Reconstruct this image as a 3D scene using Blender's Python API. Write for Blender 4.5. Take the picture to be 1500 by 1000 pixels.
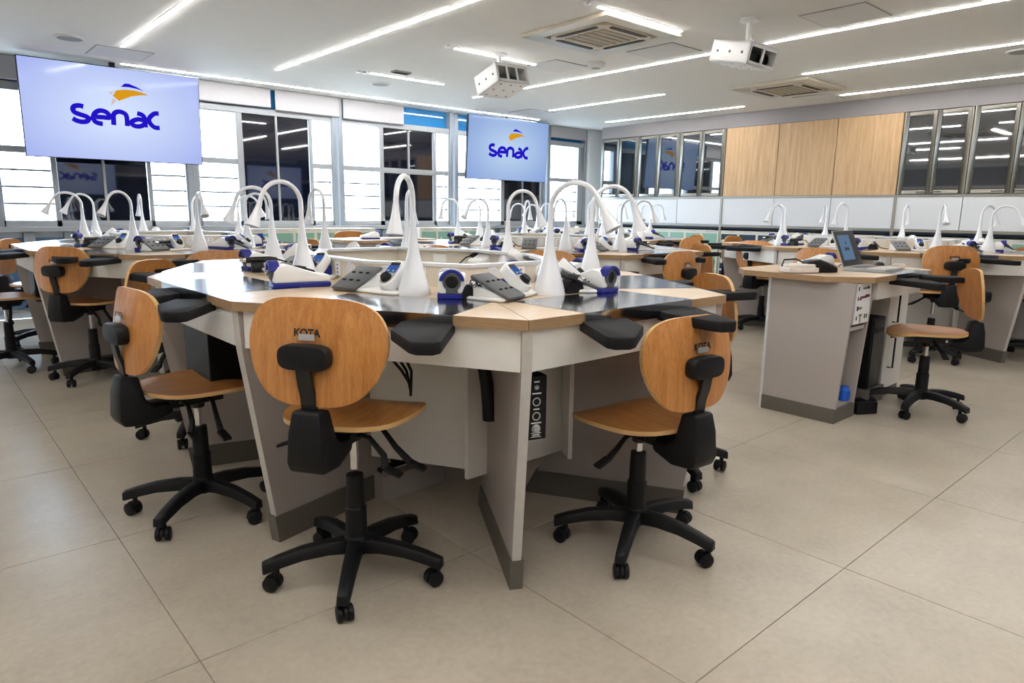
import bpy, bmesh, math, random
from mathutils import Vector, Matrix

# ------------------------------------------------------------------ scene reset
for o in list(bpy.data.objects):
    bpy.data.objects.remove(o, do_unlink=True)
SC = bpy.context.scene
COL = SC.collection
random.seed(7)
PI = math.pi

# ------------------------------------------------------------------ camera
CAM_H = 1.17
cd = bpy.data.cameras.new('camera')
cd.sensor_width = 36.0
cd.sensor_fit = 'HORIZONTAL'
cd.lens = 998.0 * 36.0 / 1500.0
cd.clip_start = 0.05
cd.clip_end = 200
cam = bpy.data.objects.new('camera', cd)
COL.objects.link(cam)
r_, u_, f_ = ((0.74901, -0.66245, 0.01238), (0.11459, 0.14792, 0.98234), (0.65258, 0.73436, -0.1867))
cam.matrix_world = Matrix(((r_[0], u_[0], -f_[0], 0.0), (r_[1], u_[1], -f_[1], 0.0),
                           (r_[2], u_[2], -f_[2], CAM_H), (0, 0, 0, 1)))
SC.camera = cam

# ------------------------------------------------------------------ world, exposure
W = bpy.data.worlds.new('sky')
SC.world = W
W.use_nodes = True
bg = W.node_tree.nodes['Background']
bg.inputs[0].default_value = (0.64, 0.81, 1.0, 1)
bg.inputs[1].default_value = 14.0
SC.view_settings.view_transform = 'Standard'
SC.view_settings.look = 'None'
SC.view_settings.exposure = 0.74
SC.view_settings.gamma = 1.0
SC.view_settings.use_curve_mapping = False
LED_POWER = 42.0

# daylight portals in the window openings (they only guide the sky's light through the glass)
def portal(x0, x1, z0, z1, y):
    l = bpy.data.lights.new('window_daylight', 'AREA')
    l.shape = 'RECTANGLE'
    l.size = x1 - x0
    l.size_y = z1 - z0
    l.cycles.is_portal = True
    o = bpy.data.objects.new('window_daylight', l)
    COL.objects.link(o)
    o.location = ((x0 + x1) / 2, y, (z0 + z1) / 2)
    o.rotation_euler = (-PI / 2, 0, 0)

CEIL = 2.65
YW = 8.73
XR = 9.5
XW = 10.05          # real right wall, behind the cabinet fronts
X0, Y0 = -3.6, -3.2  # room corner behind the camera
for a, b in ((0.80, 2.62), (2.74, 4.50), (4.65, 6.46), (6.62, 7.55), (8.63, 9.40)):
    portal(a, b, 1.0, 2.33, YW + 0.16)

# ------------------------------------------------------------------ materials
def srgb(r, g, b):
    def f(c):
        c /= 255.0
        return c / 12.92 if c <= 0.04045 else ((c + 0.055) / 1.055) ** 2.4
    return (f(r), f(g), f(b), 1.0)

def new_mat(name):
    m = bpy.data.materials.new(name)
    m.use_nodes = True
    return m, m.node_tree.nodes, m.node_tree.links, m.node_tree.nodes['Principled BSDF']

def plain(name, col, rough=0.5, metal=0.0, var=0.04, scale=30.0, ior=1.45, bump=0.0, stretch=None, coat=0.0):
    """flat colour with faint procedural mottling"""
    m, N, L, p = new_mat(name)
    p.inputs['Roughness'].default_value = rough
    p.inputs['Metallic'].default_value = metal
    p.inputs['IOR'].default_value = ior
    p.inputs['Coat Weight'].default_value = coat
    tc = N.new('ShaderNodeTexCoord')
    no = N.new('ShaderNodeTexNoise')
    no.inputs['Scale'].default_value = scale
    no.inputs['Detail'].default_value = 3
    if stretch:
        mp = N.new('ShaderNodeMapping')
        mp.inputs['Scale'].default_value = stretch
        L.new(tc.outputs['Object'], mp.inputs['Vector'])
        L.new(mp.outputs['Vector'], no.inputs['Vector'])
    else:
        L.new(tc.outputs['Object'], no.inputs['Vector'])
    rp = N.new('ShaderNodeValToRGB')
    rp.color_ramp.elements[0].position = 0.3
    rp.color_ramp.elements[1].position = 0.7
    rp.color_ramp.elements[0].color = tuple(c * (1 - var) for c in col[:3]) + (1,)
    rp.color_ramp.elements[1].color = tuple(min(1, c * (1 + var)) for c in col[:3]) + (1,)
    L.new(no.outputs['Fac'], rp.inputs['Fac'])
    L.new(rp.outputs['Color'], p.inputs['Base Color'])
    if bump:
        bp = N.new('ShaderNodeBump')
        bp.inputs['Strength'].default_value = bump
        bp.inputs['Distance'].default_value = 0.002
        L.new(no.outputs['Fac'], bp.inputs['Height'])
        L.new(bp.outputs['Normal'], p.inputs['Normal'])
    return m

def wood(name, c0, c1, stretch, rough=0.35, scale=6.0, coat=0.0):
    """grain: stretched noise in object space, two frequencies"""
    m, N, L, p = new_mat(name)
    p.inputs['Roughness'].default_value = rough
    p.inputs['Coat Weight'].default_value = coat
    p.inputs['Coat Roughness'].default_value = 0.25
    tc = N.new('ShaderNodeTexCoord')
    mp = N.new('ShaderNodeMapping')
    mp.inputs['Scale'].default_value = stretch
    L.new(tc.outputs['Object'], mp.inputs['Vector'])
    n1 = N.new('ShaderNodeTexNoise')
    n1.inputs['Scale'].default_value = scale
    n1.inputs['Detail'].default_value = 6
    n1.inputs['Distortion'].default_value = 0.6
    n2 = N.new('ShaderNodeTexNoise')
    n2.inputs['Scale'].default_value = scale * 5
    n2.inputs['Detail'].default_value = 3
    L.new(mp.outputs['Vector'], n1.inputs['Vector'])
    L.new(mp.outputs['Vector'], n2.inputs['Vector'])
    mx = N.new('ShaderNodeMix')
    mx.inputs['Factor'].default_value = 0.4
    L.new(n1.outputs['Fac'], mx.inputs['A'])
    L.new(n2.outputs['Fac'], mx.inputs['B'])
    rp = N.new('ShaderNodeValToRGB')
    rp.color_ramp.elements[0].position = 0.33
    rp.color_ramp.elements[1].position = 0.66
    rp.color_ramp.elements[0].color = c0
    rp.color_ramp.elements[1].color = c1
    L.new(mx.outputs['Result'], rp.inputs['Fac'])
    L.new(rp.outputs['Color'], p.inputs['Base Color'])
    return m

def emit(name, col, strength):
    m, N, L, p = new_mat(name)
    N.remove(p)
    e = N.new('ShaderNodeEmission')
    e.inputs[0].default_value = col
    e.inputs[1].default_value = strength
    L.new(e.outputs[0], N['Material Output'].inputs['Surface'])
    return m

def screen_mat(name, centre, edge, strength, sx, sy):
    m, N, L, p = new_mat(name)
    tc = N.new('ShaderNodeTexCoord')
    mp = N.new('ShaderNodeMapping')
    mp.inputs['Scale'].default_value = (sx, sy, 1)
    gr = N.new('ShaderNodeTexGradient')
    gr.gradient_type = 'SPHERICAL'
    rp = N.new('ShaderNodeValToRGB')
    rp.color_ramp.elements[0].color = edge
    rp.color_ramp.elements[1].color = centre
    rp.color_ramp.elements[1].position = 0.9
    L.new(tc.outputs['Object'], mp.inputs['Vector'])
    L.new(mp.outputs['Vector'], gr.inputs['Vector'])
    L.new(gr.outputs['Fac'], rp.inputs['Fac'])
    p.inputs['Base Color'].default_value = (0.01, 0.01, 0.01, 1)
    p.inputs['Roughness'].default_value = 0.08
    p.inputs['IOR'].default_value = 1.3
    L.new(rp.outputs['Color'], p.inputs['Emission Color'])
    p.inputs['Emission Strength'].default_value = strength
    return m

def glass_mat(name, tint, refl=0.08):
    m, N, L, p = new_mat(name)
    N.remove(p)
    t = N.new('ShaderNodeBsdfTransparent')
    t.inputs[0].default_value = tint
    g = N.new('ShaderNodeBsdfGlossy')
    g.inputs['Roughness'].default_value = 0.02
    lw = N.new('ShaderNodeLayerWeight')
    lw.inputs['Blend'].default_value = 0.5
    pw = N.new('ShaderNodeMath')
    pw.operation = 'POWER'
    pw.inputs[1].default_value = 5.0
    ad = N.new('ShaderNodeMath')
    ad.operation = 'MULTIPLY_ADD'
    ad.inputs[1].default_value = 0.9
    ad.inputs[2].default_value = 0.04
    L.new(lw.outputs['Facing'], pw.inputs[0])
    L.new(pw.outputs[0], ad.inputs[0])
    mx = N.new('ShaderNodeMixShader')
    L.new(ad.outputs[0], mx.inputs[0])
    L.new(t.outputs[0], mx.inputs[1])
    L.new(g.outputs[0], mx.inputs[2])
    L.new(mx.outputs[0], N['Material Output'].inputs['Surface'])
    return m

def floor_mat():
    m, N, L, p = new_mat('porcelain_tile')
    tc = N.new('ShaderNodeTexCoord')
    n1 = N.new('ShaderNodeTexNoise')
    n1.inputs['Scale'].default_value = 2.2
    n1.inputs['Detail'].default_value = 8
    n1.inputs['Roughness'].default_value = 0.65
    n2 = N.new('ShaderNodeTexNoise')
    n2.inputs['Scale'].default_value = 45
    n2.inputs['Detail'].default_value = 4
    # world position so neighbouring tiles do not repeat
    ge = N.new('ShaderNodeNewGeometry')
    L.new(ge.outputs['Position'], n1.inputs['Vector'])
    L.new(ge.outputs['Position'], n2.inputs['Vector'])
    mx = N.new('ShaderNodeMix')
    mx.inputs['Factor'].default_value = 0.3
    L.new(n1.outputs['Fac'], mx.inputs['A'])
    L.new(n2.outputs['Fac'], mx.inputs['B'])
    rp = N.new('ShaderNodeValToRGB')
    rp.color_ramp.elements[0].position = 0.32
    rp.color_ramp.elements[1].position = 0.68
    rp.color_ramp.elements[0].color = srgb(164, 154, 138)
    rp.color_ramp.elements[1].color = srgb(194, 184, 167)
    L.new(mx.outputs['Result'], rp.inputs['Fac'])
    L.new(rp.outputs['Color'], p.inputs['Base Color'])
    p.inputs['Roughness'].default_value = 0.30
    bp = N.new('ShaderNodeBump')
    bp.inputs['Strength'].default_value = 0.12
    bp.inputs['Distance'].default_value = 0.004
    L.new(n1.outputs['Fac'], bp.inputs['Height'])
    L.new(bp.outputs['Normal'], p.inputs['Normal'])
    return m

M = {}
M['tile'] = floor_mat()
M['added_ground_mat'] = plain('added_ground_grey', srgb(160, 158, 152), 0.8, scale=2)
M['grout'] = plain('tile_grout', srgb(132, 122, 110), 0.8)
M['ceiling'] = plain('white_ceiling_paint', srgb(224, 222, 217), 0.75, var=0.015, scale=6)
M['white_wall'] = plain('white_wall_paint', srgb(232, 234, 236), 0.6, var=0.01)
M['white_lam'] = plain('white_laminate', srgb(236, 234, 228), 0.35, var=0.015)
M['white_panel'] = plain('white_panel_laminate', srgb(214, 216, 218), 0.4, var=0.01)
M['grey_lam'] = plain('warm_grey_laminate', srgb(176, 168, 163), 0.5, var=0.05, scale=220)
M['grey_edge'] = plain('pale_grey_edge', srgb(196, 192, 186), 0.5)
M['skirt'] = plain('dark_taupe_skirting', srgb(102, 97, 89), 0.55, var=0.05, scale=80)
M['dark_board'] = plain('charcoal_wall_board', srgb(62, 64, 70), 0.6)
M['service'] = plain('beige_service_laminate', srgb(216, 208, 194), 0.4, var=0.02)
M['frieze'] = plain('grey_frieze', srgb(146, 141, 142), 0.55, var=0.02)
M['black'] = plain('black_plastic', srgb(18, 18, 20), 0.5, ior=1.35, var=0.15, scale=200, bump=0.15)
M['rubber'] = plain('black_foam_pad', srgb(26, 26, 28), 0.75, ior=1.3, var=0.12, scale=300, bump=0.2)
M['black_metal'] = plain('black_painted_metal', srgb(18, 18, 20), 0.35)
M['chrome'] = plain('chrome', srgb(210, 210, 212), 0.12, metal=1.0)
M['steel'] = plain('brushed_steel', srgb(186, 189, 194), 0.13, metal=1.0, var=0.06, scale=8, stretch=(3, 60, 1))
M['alu'] = plain('champagne_aluminium', srgb(150, 146, 136), 0.38, metal=0.55, var=0.03)
M['win_frame'] = plain('grey_white_window_frame', srgb(164, 168, 172), 0.45, var=0.02)
M['win_col'] = plain('pale_window_mullion', srgb(150, 157, 164), 0.45, var=0.02)
M['oak_top'] = wood('oak_laminate_top', srgb(197, 170, 138), srgb(222, 199, 168), (1.2, 14, 14), 0.3)
M['oak_edge'] = wood('oak_edge_band', srgb(138, 108, 76), srgb(182, 150, 112), (2.0, 2.0, 60), 0.45)
M['oak_wall'] = wood('oak_wall_panel', srgb(178, 142, 100), srgb(214, 180, 136), (10, 10, 0.5), 0.45, scale=3.0)
M['ply'] = wood('orange_plywood_veneer', srgb(172, 106, 46), srgb(208, 146, 80), (16, 16, 1.3), 0.36, scale=4.0, coat=0.15)
M['ply_seat'] = wood('orange_plywood_seat', srgb(172, 106, 46), srgb(208, 146, 80), (16, 1.3, 16), 0.36, scale=4.0, coat=0.15)
M['ply_edge'] = wood('plywood_edge', srgb(190, 146, 88), srgb(228, 190, 132), (1.5, 1.5, 90), 0.5)
M['lamp'] = plain('glossy_white_lamp_plastic', srgb(234, 236, 240), 0.22, var=0.01, coat=0.3)
M['dev_white'] = plain('white_device_plastic', srgb(236, 236, 234), 0.3, var=0.01)
M['blue'] = plain('royal_blue_plastic', srgb(28, 36, 128), 0.35, var=0.05)
M['pad_grey'] = plain('grey_rubber_pad', srgb(86, 88, 90), 0.5, var=0.06, scale=120)
M['dark_hole'] = plain('dark_inside', srgb(12, 12, 14), 0.4)
M['lcd'] = emit('blue_display', srgb(58, 92, 158), 0.6)
M['lcd_dark'] = plain('dark_display_strip', srgb(36, 32, 44), 0.2)
M['green'] = plain('sage_green_locker', srgb(128, 168, 150), 0.4, var=0.02)
M['navy'] = plain('navy_locker', srgb(26, 44, 64), 0.4, var=0.04)
M['locker_frame'] = plain('cream_locker_frame', srgb(208, 206, 192), 0.45, var=0.02)
M['blue_panel'] = plain('steel_blue_spandrel', srgb(78, 106, 140), 0.3, var=0.08, scale=8)
M['sky_glass'] = plain('blue_film_glass', srgb(52, 134, 196), 0.06, var=0.03, ior=1.6)
M['dark_glass'] = plain('dark_tinted_glass', srgb(10, 15, 32), 0.03, var=0.05, ior=1.95)
M['mirror_glass'] = plain('smoked_mirror_glass', srgb(30, 36, 42), 0.025, var=0.03, ior=3.0)
M['glass'] = glass_mat('clear_window_glass', (0.97, 0.985, 1.0, 1))
M['blind'] = plain('white_roller_blind', srgb(178, 177, 181), 0.7, var=0.02)
M['led'] = emit('led_strip', (1.0, 0.98, 0.95, 1), LED_POWER)
M['tv'] = screen_mat('bright_screen', srgb(212, 226, 255), srgb(168, 182, 240), 0.60, 0.95, 1.5)
M['tv_b'] = screen_mat('dimmer_screen', srgb(186, 212, 242), srgb(138, 166, 220), 0.58, 0.95, 1.5)
M['logo_blue'] = emit('logo_blue', srgb(36, 22, 200), 0.58)
M['logo_orange'] = emit('logo_orange', srgb(222, 156, 26), 0.58)
M['logo_tan'] = emit('logo_tan', srgb(214, 198, 186), 0.58)
M['ac'] = plain('beige_air_conditioner', srgb(206, 196, 176), 0.5, var=0.02)
M['ac_dark'] = plain('air_conditioner_slot', srgb(58, 50, 44), 0.6)
M['ac_grille'] = plain('air_conditioner_grille', srgb(166, 155, 136), 0.6, stretch=(1, 120, 1), scale=2, var=0.1)
M['print_black'] = plain('black_print', srgb(20, 18, 18), 0.5)
M['paper'] = plain('white_paper', srgb(236, 236, 238), 0.6, var=0.01)
M['maroon'] = plain('maroon_print', srgb(112, 50, 54), 0.6)
M['brass'] = plain('brass_print', srgb(150, 130, 70), 0.5)
M['bright_blue'] = plain('bright_blue_plastic', srgb(28, 98, 214), 0.35)
M['silver'] = plain('silver_plastic', srgb(188, 188, 186), 0.35, metal=0.3)
M['lap_screen'] = emit('laptop_picture', srgb(112, 140, 172), 0.4)
M['hatch'] = plain('ceiling_hatch', srgb(214, 214, 212), 0.7, var=0.015)
M['hatch_line'] = plain('hatch_joint', srgb(150, 150, 150), 0.7)
M['beige_box'] = plain('off_white_box', srgb(226, 216, 206), 0.45)
M['cable'] = plain('black_cable', srgb(20, 20, 22), 0.5)

# ------------------------------------------------------------------ mesh builder
class MB:
    def __init__(s):
        s.v = []; s.f = []; s.m = []; s.sm = []
    def add(s, vs, fs, m=0, smooth=False, T=None):
        o = len(s.v)
        for p in vs:
            p = Vector(p)
            s.v.append(T @ p if T else p)
        for f in fs:
            s.f.append([o + i for i in f]); s.m.append(m); s.sm.append(smooth)
        return s
    def box(s, c, d, m=0, T=None):
        x, y, z = c; a, b, h = d[0] / 2, d[1] / 2, d[2] / 2
        vs = [(x - a, y - b, z - h), (x + a, y - b, z - h), (x + a, y + b, z - h), (x - a, y + b, z - h),
              (x - a, y - b, z + h), (x + a, y - b, z + h), (x + a, y + b, z + h), (x - a, y + b, z + h)]
        return s.add(vs, [(3, 2, 1, 0), (4, 5, 6, 7), (0, 1, 5, 4), (1, 2, 6, 5), (2, 3, 7, 6), (3, 0, 4, 7)], m, False, T)
    def span(s, a, b, m=0, T=None):
        return s.box([(a[i] + b[i]) / 2 for i in range(3)], [abs(b[i] - a[i]) for i in range(3)], m, T)
    def prism(s, poly, z0, z1, m=0, side=None, T=None):
        n = len(poly)
        ar = sum(poly[i][0] * poly[(i + 1) % n][1] - poly[(i + 1) % n][0] * poly[i][1] for i in range(n))
        if ar < 0: poly = poly[::-1]
        vs = [(p[0], p[1], z0) for p in poly] + [(p[0], p[1], z1) for p in poly]
        s.add(vs, [tuple(range(n - 1, -1, -1)), tuple(range(n, 2 * n))], m, False, T)
        return s.add(vs, [(i, (i + 1) % n, n + (i + 1) % n, n + i) for i in range(n)], m if side is None else side, False, T)
    def tube(s, path, rad, n=10, m=0, cap=True, T=None):
        P = [Vector(p) for p in path]
        if not hasattr(rad, '__len__'): rad = [rad] * len(P)
        vs = []; up = None
        for i, p in enumerate(P):
            t = (P[min(i + 1, len(P) - 1)] - P[max(i - 1, 0)]).normalized()
            if up is None:
                up = Vector((0, 1, 0)) if abs(t.y) < 0.9 else Vector((1, 0, 0))
            x = up.cross(t)
            if x.length < 1e-6: x = Vector((1, 0, 0))
            x.normalize(); up = t.cross(x).normalized()
            for k in range(n):
                a = 2 * PI * k / n
                vs.append(p + (x * math.cos(a) + up * math.sin(a)) * rad[i])
        fs = []
        for i in range(len(P) - 1):
            for k in range(n):
                fs.append((i * n + k, i * n + (k + 1) % n, (i + 1) * n + (k + 1) % n, (i + 1) * n + k))
        s.add(vs, fs, m, True, T)
        if cap:
            e = (len(P) - 1) * n
            s.add(vs[:n], [tuple(range(n - 1, -1, -1))], m, False, T)
            s.add(vs[e:], [tuple(range(n))], m, False, T)
        return s
    def cyl(s, a, b, r, n=14, m=0, T=None):
        return s.tube([a, b], r, n, m, True, T)
    def lathe(s, prof, n=16, m=0, T=None):
        vs = []
        for r, z in prof:
            for k in range(n):
                a = 2 * PI * k / n
                vs.append((r * math.cos(a), r * math.sin(a), z))
        fs = []
        for i in range(len(prof) - 1):
            for k in range(n):
                fs.append((i * n + k, i * n + (k + 1) % n, (i + 1) * n + (k + 1) % n, (i + 1) * n + k))
        return s.add(vs, fs, m, True, T)
    def plate(s, outline, rings, hfun, th, m=0, rim=1, T=None):
        """curved plate: outline [(x,y)], height field hfun(x,y), thickness th"""
        n = len(outline); top = []; bot = []
        for j in range(rings + 1):
            k = j / rings
            for (x, y) in outline:
                top.append((x * k, y * k, hfun(x * k, y * k)))
        bot = [(p[0], p[1], p[2] - th) for p in top]
        ft = []
        for j in range(1, rings):
            for i in range(n):
                ft.append((j * n + i, j * n + (i + 1) % n, (j + 1) * n + (i + 1) % n, (j + 1) * n + i))
        ft.append(tuple(n + i for i in range(n)))
        fo = [tuple(reversed(f)) for f in ft]
        s.add(top, [tuple(reversed(f)) if False else f for f in [tuple(reversed(q)) if 0 else q for q in ft]], m, True, T)
        s.add(bot, fo, m, True, T)
        e = rings * n
        s.add(top[e:] + bot[e:], [(i, n + i, n + (i + 1) % n, (i + 1) % n) for i in range(n)], rim, False, T)
        return s
    def ribbon(s, pts, w, z=0.0, m=0, sub=5, T=None):
        """flat stroke along a smoothed polyline in the xy plane"""
        P = [Vector((p[0], p[1], 0)) for p in pts]
        if sub > 1 and len(P) > 2:
            Q = []
            for i in range(len(P) - 1):
                p0 = P[max(i - 1, 0)]; p1 = P[i]; p2 = P[i + 1]; p3 = P[min(i + 2, len(P) - 1)]
                for k in range(sub):
                    t = k / sub
                    Q.append(0.5 * ((2 * p1) + (p2 - p0) * t + (2 * p0 - 5 * p1 + 4 * p2 - p3) * t * t + (3 * p1 - p0 - 3 * p2 + p3) * t ** 3))
            Q.append(P[-1]); P = Q
        vs = []
        for i, p in enumerate(P):
            t = (P[min(i + 1, len(P) - 1)] - P[max(i - 1, 0)]).normalized()
            nrm = Vector((-t.y, t.x, 0)) * w / 2
            vs += [(p.x + nrm.x, p.y + nrm.y, z), (p.x - nrm.x, p.y - nrm.y, z)]
        return s.add(vs, [(2 * i, 2 * i + 1, 2 * i + 3, 2 * i + 2) for i in range(len(P) - 1)], m, False, T)
    def mesh(s, name, mats, bevel=0.0, seg=2):
        me = bpy.data.meshes.new(name)
        me.from_pydata([tuple(p) for p in s.v], [], s.f)
        for k in mats: me.materials.append(M[k] if isinstance(k, str) else k)
        me.polygons.foreach_set('material_index', s.m)
        me.polygons.foreach_set('use_smooth', s.sm)
        me.update()
        bm = bmesh.new(); bm.from_mesh(me)
        bmesh.ops.remove_doubles(bm, verts=bm.verts, dist=1e-6)
        if bevel:
            ed = [e for e in bm.edges if len(e.link_faces) == 2 and e.calc_face_angle(0) > 0.5]
            bmesh.ops.bevel(bm, geom=ed, offset=bevel, segments=seg, affect='EDGES', profile=0.5)
            if seg > 1:
                for f in bm.faces: f.smooth = True
        bmesh.ops.recalc_face_normals(bm, faces=bm.faces)
        bm.to_mesh(me); bm.free()
        try:
            me.set_sharp_from_angle(angle=math.radians(42))
        except Exception:
            pass
        return me

def rz(a): return Matrix.Rotation(a, 4, 'Z')
def tr(x, y, z=0): return Matrix.Translation((x, y, z))

# ------------------------------------------------------------------ object helpers
def node(name, mesh, loc=(0, 0, 0), rot=(0, 0, 0), ch=None, label=None, kind=None):
    return dict(name=name, mesh=mesh, loc=loc, rot=rot, ch=ch or [], label=label, kind=kind)

def put(nd, parent):
    o = bpy.data.objects.new(nd['name'], nd['mesh'])
    COL.objects.link(o)
    o.parent = parent
    o.location = nd['loc']; o.rotation_euler = nd['rot']
    if nd['label']: o['label'] = nd['label']
    if nd['kind']: o['kind'] = nd['kind']
    for c in nd['ch']: put(c, o)
    return o

def thing(name, label, cat, loc, rot, parts, group=None):
    o = bpy.data.objects.new(name, None)
    o.empty_display_size = 0.1
    COL.objects.link(o)
    o.location = loc
    o.rotation_euler = rot if hasattr(rot, '__len__') else (0, 0, rot)
    o['label'] = label; o['category'] = cat
    if group: o['group'] = group
    for p in parts: put(p, o)
    return o

def single(name, label, cat, mesh, loc=(0, 0, 0), rot=(0, 0, 0), group=None):
    o = bpy.data.objects.new(name, mesh)
    COL.objects.link(o)
    o.location = loc; o.rotation_euler = rot
    o['label'] = label; o['category'] = cat
    if group: o['group'] = group
    return o

def struct(name, mesh, loc=(0, 0, 0), rot=(0, 0, 0), label=None, parts=()):
    o = bpy.data.objects.new(name, mesh)
    COL.objects.link(o)
    o.location = loc; o.rotation_euler = rot
    o['kind'] = 'structure'
    if label: o['label'] = label
    for p in parts: put(p, o)
    return o

def boxmesh(name, d, mat, bevel=0.0, c=(0, 0, 0), seg=1):
    return MB().box(c, d).mesh(name, [mat], bevel, seg)

# ------------------------------------------------------------------ floor
T = 0.9
tx0, ty0 = 0.459, 0.835
fparts = []
tile_cache = {}
i0, i1 = math.floor((X0 - tx0) / T), math.ceil((XW - tx0) / T)
j0, j1 = math.floor((Y0 - ty0) / T), math.ceil((YW - ty0) / T)
for i in range(i0, i1):
    for j in range(j0, j1):
        a, b = max(X0, tx0 + i * T), min(XW, tx0 + (i + 1) * T)
        c, d = max(Y0, ty0 + j * T), min(YW, ty0 + (j + 1) * T)
        if b - a < 0.02 or d - c < 0.02: continue
        key = (round(b - a, 3), round(d - c, 3))
        if key not in tile_cache:
            tile_cache[key] = MB().box((0, 0, -0.006), (key[0] - 0.0028, key[1] - 0.0028, 0.012)).mesh('floor_tile', ['tile'], 0.0008, 1)
        fparts.append(node('floor_tile', tile_cache[key], ((a + b) / 2, (c + d) / 2, 0)))
struct('added_ground', MB().span((-60, YW + 0.5, -3.2), (80, 90, -3.0)).mesh('added_ground', ['added_ground_mat']), label='unseen ground outside the windows, added to cut light from below')  # unseen plane, added to keep sky light from below off the ceiling
struct('floor', MB().span((X0, Y0, -0.1), (XW, YW, -0.0022)).mesh('floor', ['grout']), label='large beige stone-look floor tiles with thin joints', parts=fparts)

# ------------------------------------------------------------------ ceiling with flush access hatches
cp = []
for (x, y, w, d) in ((1.80, 7.86, .50, .50), (5.24, 5.25, .46, .42), (5.48, 4.10, .46, .52), (5.49, 2.46, .48, .49), (8.96, 4.25, .50, .46), (7.33, 7.87, .50, .50)):
    mb = MB().box((0, 0, 0), (w, d, 0.006), 1).box((0, 0, -0.002), (w - 0.02, d - 0.02, 0.006), 0)
    cp.append(node('access_panel', mb.mesh('access_panel', ['hatch', 'hatch_line']), (x, y, CEIL - 0.002)))
struct('ceiling', MB().span((X0, Y0, CEIL), (XW, YW + 0.3, CEIL + 0.15)).mesh('ceiling', ['ceiling']), label='flat white painted ceiling', parts=cp)

# ------------------------------------------------------------------ window wall (wall_left)
wl = MB()
wl.span((X0, YW + 0.12, 0), (0.66, YW + 0.3, CEIL), 0)
wl.span((9.57, YW - 0.02, 0), (XW, YW + 0.3, CEIL), 0)
wl.span((0.66, YW + 0.12, 0), (9.57, YW + 0.3, 0.92), 0)
wl_parts = []
# spandrel panels below the sill, pale posts between them
xs = [0.70, 1.00, 1.36, 2.20, 2.62, 3.30, 4.20, 4.55, 5.30, 6.20, 6.54, 7.55, 8.48, 9.50]
for a, b in zip(xs[:-1], xs[1:]):
    wl_parts.append(node('spandrel_panel', boxmesh('spandrel_panel', (b - a - 0.10, 0.03, 0.74), 'blue_panel', 0.003), ((a + b) / 2, YW + 0.09, 0.47)))
for x in xs:
    wl_parts.append(node('spandrel_post', boxmesh('spandrel_post', (0.10, 0.08, 0.90), 'win_col', 0.003), (x, YW + 0.08, 0.45)))
wl_parts.append(node('window_sill', boxmesh('window_sill', (8.9, 0.16, 0.05), 'win_frame', 0.004), (5.1, YW + 0.06, 0.93)))
wl_parts.append(node('skirting', boxmesh('wall_skirting', (8.9, 0.10, 0.06), 'win_col', 0.002), (5.1, YW + 0.07, 0.03)))
struct('wall_left', wl.mesh('wall_left', ['white_wall']), label='window wall with blue panels under a long sill', parts=wl_parts)

def louvre(parts, x0, x1, z0, z1, n):
    """glass louvre blades with thin rails"""
    h = (z1 - z0) / n
    bl = boxmesh('glass_blade', (x1 - x0, 0.006, h - 0.012), 'glass')
    ra = boxmesh('louvre_rail', (x1 - x0, 0.020, 0.020), 'pad_grey')
    for k in range(n):
        parts.append(node('glass_blade', bl, ((x0 + x1) / 2, YW + 0.10, z0 + h * (k + .5))))
        if k: parts.append(node('louvre_rail', ra, ((x0 + x1) / 2, YW + 0.10, z0 + h * k)))

def window(n, x0, x1, segs, dark_transom=False):
    """segs: list of ('w'|'d', a, b)"""
    parts = []
    fr = MB()
    zt, zb = 2.33, 0.97
    fr.span((x0, YW + 0.05, zt), (x1, YW + 0.15, 2.405))
    fr.span((x0, YW + 0.05, 0.95), (x1, YW + 0.15, 1.02))
    ed = sorted(set([x0] + [s[1] for s in segs] + [s[2] for s in segs] + [x1]))
    last = x0
    for k, a, b in segs:
        if a - last > 0.005: fr.span((last, YW + 0.05, 0.95), (a, YW + 0.15, zt))
        last = b
    if x1 - last > 0.005: fr.span((last, YW + 0.05, 0.95), (x1, YW + 0.15, zt))
    for k, a, b in segs:
        if k == 'w':
            fr.span((a, YW + 0.06, 1.71), (b, YW + 0.14, 1.775))
            parts.append(node('window_pane', boxmesh('window_pane', (b - a, 0.006, zt - 1.775), 'glass'), ((a + b) / 2, YW + 0.10, (zt + 1.775) / 2)))
            louvre(parts, a, b, 1.02, 1.71, 4)
        else:
            mid = (a + b) / 2
            pw = (b - a) / 2 - 0.012
            spans = ((1.02, 1.70), (1.775, zt)) if dark_transom else ((1.02, zt),)
            for z0_, z1_ in spans:
                for cx in ((a + mid) / 2, (b + mid) / 2):
                    parts.append(node('dark_pane', boxmesh('dark_pane', (pw, 0.012, z1_ - z0_), 'dark_glass'), (cx, YW + 0.09, (z0_ + z1_) / 2)))
            if dark_transom: fr.span((a, YW + 0.05, 1.70), (b, YW + 0.15, 1.775))
            parts.append(node('centre_bar', boxmesh('centre_bar', (0.026, 0.03, zt - 1.0), 'win_frame', 0.003), (mid, YW + 0.075, (zt + 1.0) / 2)))
    parts.insert(0, node('window_frame', fr.mesh('window_frame', ['win_frame'], 0.003, 1)))
    # transom light above the frame
    parts.append(node('transom_pane', boxmesh('transom_pane', (x1 - x0, 0.012, 0.25), 'sky_glass'), ((x0 + x1) / 2, YW + 0.13, 2.527)))
    struct('window_%d' % n, MB().span((x0 - 0.06, YW + 0.03, 0.95), (x0, YW + 0.16, CEIL)).span((x1, YW + 0.03, 0.95), (x1 + 0.06, YW + 0.16, CEIL)).mesh('window_mullions', ['win_col'], 0.003, 1),
           label='aluminium window bay with bright louvred and dark tinted panes', parts=parts)

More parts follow.
